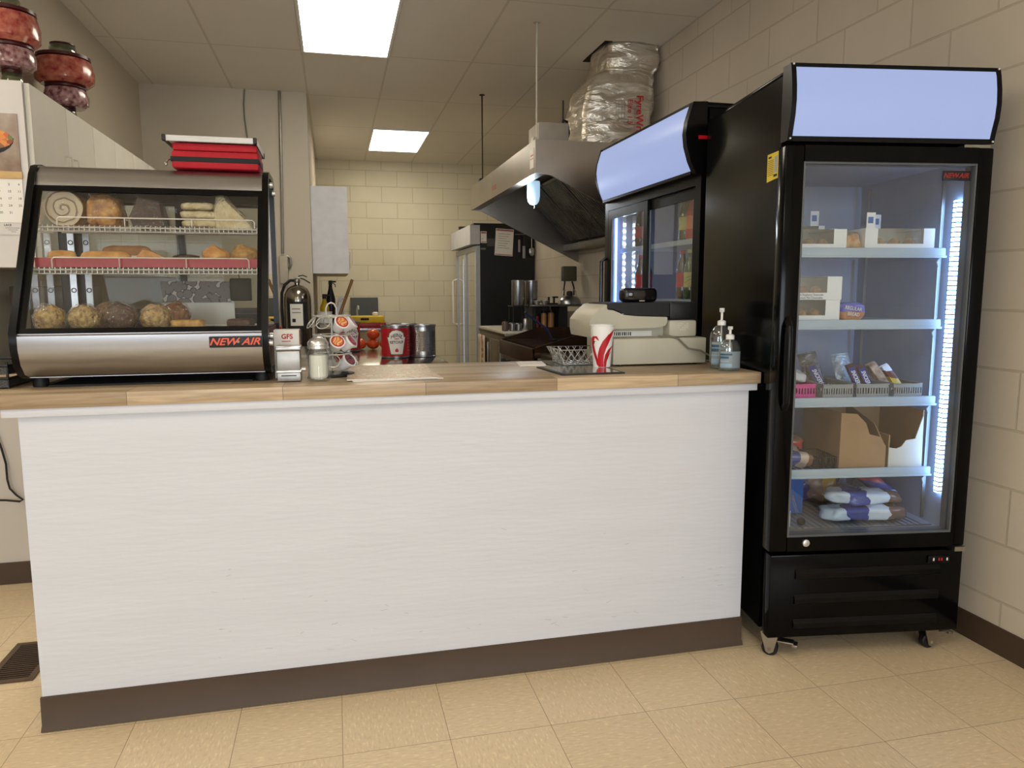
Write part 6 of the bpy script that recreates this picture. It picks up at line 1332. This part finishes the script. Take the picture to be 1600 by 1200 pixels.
for i, (x, y, z, lab) in enumerate(((.148, 4.74, 0, 'left tomato of the bottom row'), (.228, 4.74, 0, 'middle tomato of the bottom row'), (.309, 4.745, 0, 'right tomato of the bottom row, partly behind the can'), (.232, 4.745, .061, 'top tomato resting on the bottom row'), (.105, 4.83, 0, 'tomato at the back left, next to the red can'))):
    t = thing('tomato', lab, 'tomato', (x, y, zt+z), 0, 'tomatoes on the steel work table'); r = .040
    b = B(); b.ball((x, y, zt+z+r*.82), r, r, r*.82, 24, 14); obj('fruit', b, M_TOM, t, ang=180)
    b = B(); [b.tube([(x, y, zt+z+r*1.62), (x+.011*math.cos(a), y+.011*math.sin(a), zt+z+r*1.60)], .0014, 5) for a in (0, 1.25, 2.5, 3.8, 5)]; obj('stem', b, mat('stem_green', (70, 96, 40), .6), t)
t = thing('red_squeeze_bottle', 'red squeeze bottle standing just right of the display case', 'bottle', (-.36, 4.2, zt))
b = B(); b.lathe([(.032, zt), (.034, zt+.01), (.034, zt+.13), (.022, zt+.15)], (-.300, 4.05, 0), 20); obj('body', b, M_REDC, t); b = B(); b.lathe([(.028, zt+.151), (.028, zt+.175), (.024, zt+.18), (.004, zt+.181)], (-.300, 4.05, 0), 20); obj('cap', b, M_REDC, t)
t = thing('steel_pan', 'shallow steel pan on the work table beside the display case', 'pan', (-.44, 4.1, zt))
b = B(); b.lathe([(.05, zt), (.09, zt+.05), (.095, zt+.052), (.052, zt+.004), (.003, zt+.004)], (-.43, 4.02, 0), 28); obj('pan', b, M_STEEL, t)
# ------------------------------------------------------------------ sink counter along the partition return
t = thing('sink_counter', 'stainless sink counter running to the back wall', 'sink', (.22, 9.0, 0))
b = B(); b.box(XP+.003, .64, 8.20, 10.12, .10, .86); obj('body', b, mat('tan_panel', (170, 156, 130), .6), t)
b = B(); b.box(XP+.003, .66, 8.18, 8.70, .86, .89, bev=.002); b.box(XP+.003, .66, 9.5, 10.12, .86, .89, bev=.002); b.box(XP+.003, .02, 8.70, 9.5, .86, .89); b.box(.52, .66, 8.70, 9.5, .86, .89); obj('top', b, M_STEEL, t)
b = B(); b.tube([(.28, 9.75, .89), (.28, 9.75, 1.06), (.285, 9.70, 1.10), (.29, 9.6, 1.10), (.29, 9.58, 1.06)], .012, 8); obj('faucet', b, M_CHROME, t)
b = B(); b.box(XP+.003, .64, 8.3, 10.0, .001, .10); obj('plinth', b, M_BASE, t)
t = thing('dark_board', 'dark grey board leaning on the back wall behind the yellow bin', 'board', (.38, 10.0, .89))
b = B(); b.skin([b.ring([(x, 10.02, .8905), (x, 10.035, .8905), (x, 10.115, 1.205), (x, 10.10, 1.205)]) for x in (.205, .565)]); obj('board', b, mat('slate_board', (62, 66, 64), .5), t)
t = thing('red_bin', 'red plastic bin on the sink counter under the yellow one', 'bin', (.37, 8.42, .89))
b = B(); b.box(.16, .545, 8.24, 8.62, .8905, .945, bev=.006); obj('body', b, M_REDC, t)
t = thing('yellow_bin', 'yellow plastic bin nested on the red bin', 'bin', (.36, 8.42, .945))
b = B(); b.box(.155, .525, 8.25, 8.61, .9455, 1.015, bev=.006); obj('body', b, M_YEL, t); b = B(); b.box(.27, .36, 8.2465, 8.2495, .975, 1.0, bev=.001); obj('handle_slot', b, M_INK, t)
t = thing('wrapped_cup', 'white cup standing in the yellow bin', 'cup', (.40, 8.42, 1.015)); b = B(); b.lathe([(.03, 1.0155), (.036, 1.05), (.02, 1.06)], (.44, 8.42, 0), 16); obj('cup', b, M_WHITE, t)
# wall cabinet on the partition return, with bottles on a rack under it
t = thing('wall_cabinet', 'white wall cabinet with open pull handle on the end of the partition', 'cabinet', (-.02, 7.5, 1.452))
obj('body', B().box(XP+.002, .122, 6.905, 8.6, 1.452, 2.21), M_LAMI, t); obj('end_panel', B().box(XP+.002, .138, 6.895, 6.9045, 1.450, 2.212), mat('white_end_panel', (214, 212, 214), .4), t)
for k in range(3): 
    d = obj('door', B().box(.1225, .138, 6.91+.565*k, 7.47+.565*k, 1.455, 2.207, bev=.002), M_LAMI, t); b = B(); b.tube([(.138, 6.97+.565*k, 1.50), (.158, 6.97+.565*k, 1.505), (.158, 6.97+.565*k, 1.645), (.138, 6.97+.565*k, 1.65)], .005, 8); obj('handle', b, M_LAMI, d)
t = thing('hand_sink_shelf', 'stainless shelf under the white wall cabinet', 'shelf', (0, 7.5, 1.0))
obj('board', B().box(XP+.003, .20, 7.0, 8.1, .985, 1.0), M_STEELD, t)
b = B(); b.box(XP+.003, XP+.02, 7.0, 8.1, .90, .985); obj('bracket', b, M_STEELD, t)
zs = 1.0005
def sprayer(x, y, body, head, label, h=.20, yaw=0.0, name='spray_bottle'):
    t = thing(name, label, 'spray bottle', (x, y, zs), yaw)
    b = B(); b.lathe([(.040, zs), (.043, zs+.01), (.043, zs+h*.62), (.020, zs+h*.9), (.016, zs+h)], (x, y, 0), 20); obj('bottle', b, body, t)
    b = B(); b.box(x-.018, x+.020, y-.014, y+.014, zs+h, zs+h+.045, bev=.004); b.box(x+.02, x+.055, y-.008, y+.008, zs+h+.025, zs+h+.042, bev=.003); b.tube([(x+.022, y, zs+h+.022), (x+.045, y, zs+h+.005), (x+.046, y, zs+h-.02)], .005, 6); obj('trigger', b, head, t)
sprayer(-.095, 7.35, M_YEL, M_BLACKP, 'yellow bottle with red cap area under the white cabinet', .22)
sprayer(-.035, 7.50, mat('black_bottle', (24, 24, 26), .4), M_BLACKP, 'black spray bottle, tallest, under the white cabinet', .35)
sprayer(.045, 7.30, M_WHITE, M_WHITE, 'white spray bottle under the white cabinet', .19)
t = thing('white_tub', 'low white tub in front of the yellow bottle', 'tub', (-.10, 7.15, zs)); b = B(); b.lathe([(.06, zs), (.072, zs+.10), (.075, zs+.102), (.06, zs+.104)], (-.095, 7.12, 0), 24); obj('tub', b, M_WHITE, t)
t = thing('black_cloth', 'crumpled black cloth on the shelf behind the carousel', 'cloth', (.06, 7.1, zs)); b = B(); b.ball((.07, 7.12, zs+.03), .09, .05, .030, 24, 12, amp=.5, sc=22, flat=-.0295); obj('cloth', b, M_RUBBER, t, ang=180)
t = thing('wooden_handle', 'brown wooden handle leaning up towards the white cabinet', 'handle', (.03, 7.2, 1.0))
b = B(); b.cyl((.018, 7.20, 1.0015), (.170, 7.23, 1.40), .014, 12); obj('pole', b, mat('broom_wood', (150, 108, 64), .5), t)
# ------------------------------------------------------------------ things on the partition wall
t = thing('fire_extinguisher', 'large silver fire extinguisher with black hose hung on the partition wall', 'fire extinguisher', (-.31, 6.69, .62))
ex, ey = -.310, 6.690
b = B(); b.lathe([(.09, .66), (.112, .68), (.114, .70), (.114, 1.22), (.108, 1.27), (.085, 1.315), (.05, 1.34), (.022, 1.35), (.022, 1.365)], (ex, ey, 0), 36); obj('tank', b, mat('chrome_tank', (150, 144, 134), .18, 1.0, var=.05), t)
b = B(); b.lathe([(.024, 1.365), (.028, 1.375), (.024, 1.395), (.012, 1.402)], (ex, ey, 0), 16); b.box(ex-.025, ex+.03, ey-.01, ey+.01, 1.402, 1.414, bev=.002); obj('valve', b, M_ZINC, t)
b = B(); b.tube([(ex+.02, ey, 1.408), (ex+.06, ey-.005, 1.395), (ex+.11, ey-.01, 1.362)], .006, 6); b.tube([(ex+.01, ey, 1.42), (ex+.05, ey, 1.43), (ex+.085, ey, 1.415)], .005, 6); obj('lever', b, M_BLACKP, t)
b = B(); b.tube([(ex-.01, ey-.005, 1.385), (ex-.055, ey-.01, 1.385), (ex-.10, ey-.01, 1.35), (ex-.128, ey-.01, 1.28), (ex-.133, ey-.01, 1.15), (ex-.128, ey-.01, 1.0), (ex-.118, ey-.01, .90)], .0125, 10); b.lathe([(.018, .84), (.022, .85), (.018, .90)], (ex-.118, ey-.012, 0), 14); obj('hose', b, M_RUBBER, t)
def arc(z0_, z1_, a0, a1, r): 
    b = B(); n = 14; pts = [(ex+r*math.sin(a0+(a1-a0)*k/n), ey-r*math.cos(a0+(a1-a0)*k/n)) for k in range(n+1)]; b.skin([b.ring([(p[0], p[1], z) for p in pts]) for z in (z0_, z1_)], closed=False, cap=False); return b
l1 = obj('black_label', arc(.97, 1.205, -.8, .75, .1146), M_INK, t); obj('white_label', arc(1.0, 1.185, -.55, .40, .1152), M_PAPER, l1)
b = arc(1.14, 1.146, -.4, .2, .1156); obj('label_print', b, M_INK, l1); obj('label_print', arc(1.11, 1.115, -.4, .25, .1156), M_INK, l1); obj('label_print', arc(1.03, 1.06, -.4, -.15, .1156), M_INK, l1)
obj('wall_bracket', B().box(ex-.03, ex+.03, 6.79, 6.8195, .9, 1.3), M_ZINC, t)
t = thing('electrical_conduit', 'thin steel conduit running down the partition wall to an outlet box', 'conduit', (-.41, 6.80, 1.5))
b = B(); b.tube([(-.400, 6.806, HC-.001), (-.412, 6.806, 2.2), (-.425, 6.806, 1.62)], .0125, 10); obj('pipe', b, M_ZINC, t)
b = B(); b.box(-.455, -.385, 6.775, 6.8195, 1.36, 1.60, bev=.006); ob_ = obj('outlet_box', b, mat('grey_outlet', (186, 176, 158), .5), t)
b = B(); b.tube([(-.395, 6.79, 1.60), (-.365, 6.79, 1.58), (-.36, 6.79, 1.52), (-.385, 6.785, 1.49)], .012, 8); obj('elbow', b, M_ZINC, ob_)
b = B(); b.tube([(-.680, 6.812, HC-.001), (-.692, 6.812, 2.86), (-.690, 6.812, 2.74), (-.676, 6.812, 2.60), (-.672, 6.812, 2.2)], .006, 8)
o = obj('wall_cable', b, M_CABLE, loc=(-.68, 6.812, 2.2)); tag(o, 'thin grey cable hanging down the partition wall from the ceiling', 'cable')
for i, (a, b_, c) in enumerate(((XP, 6.9, 'x'),)):
    pass
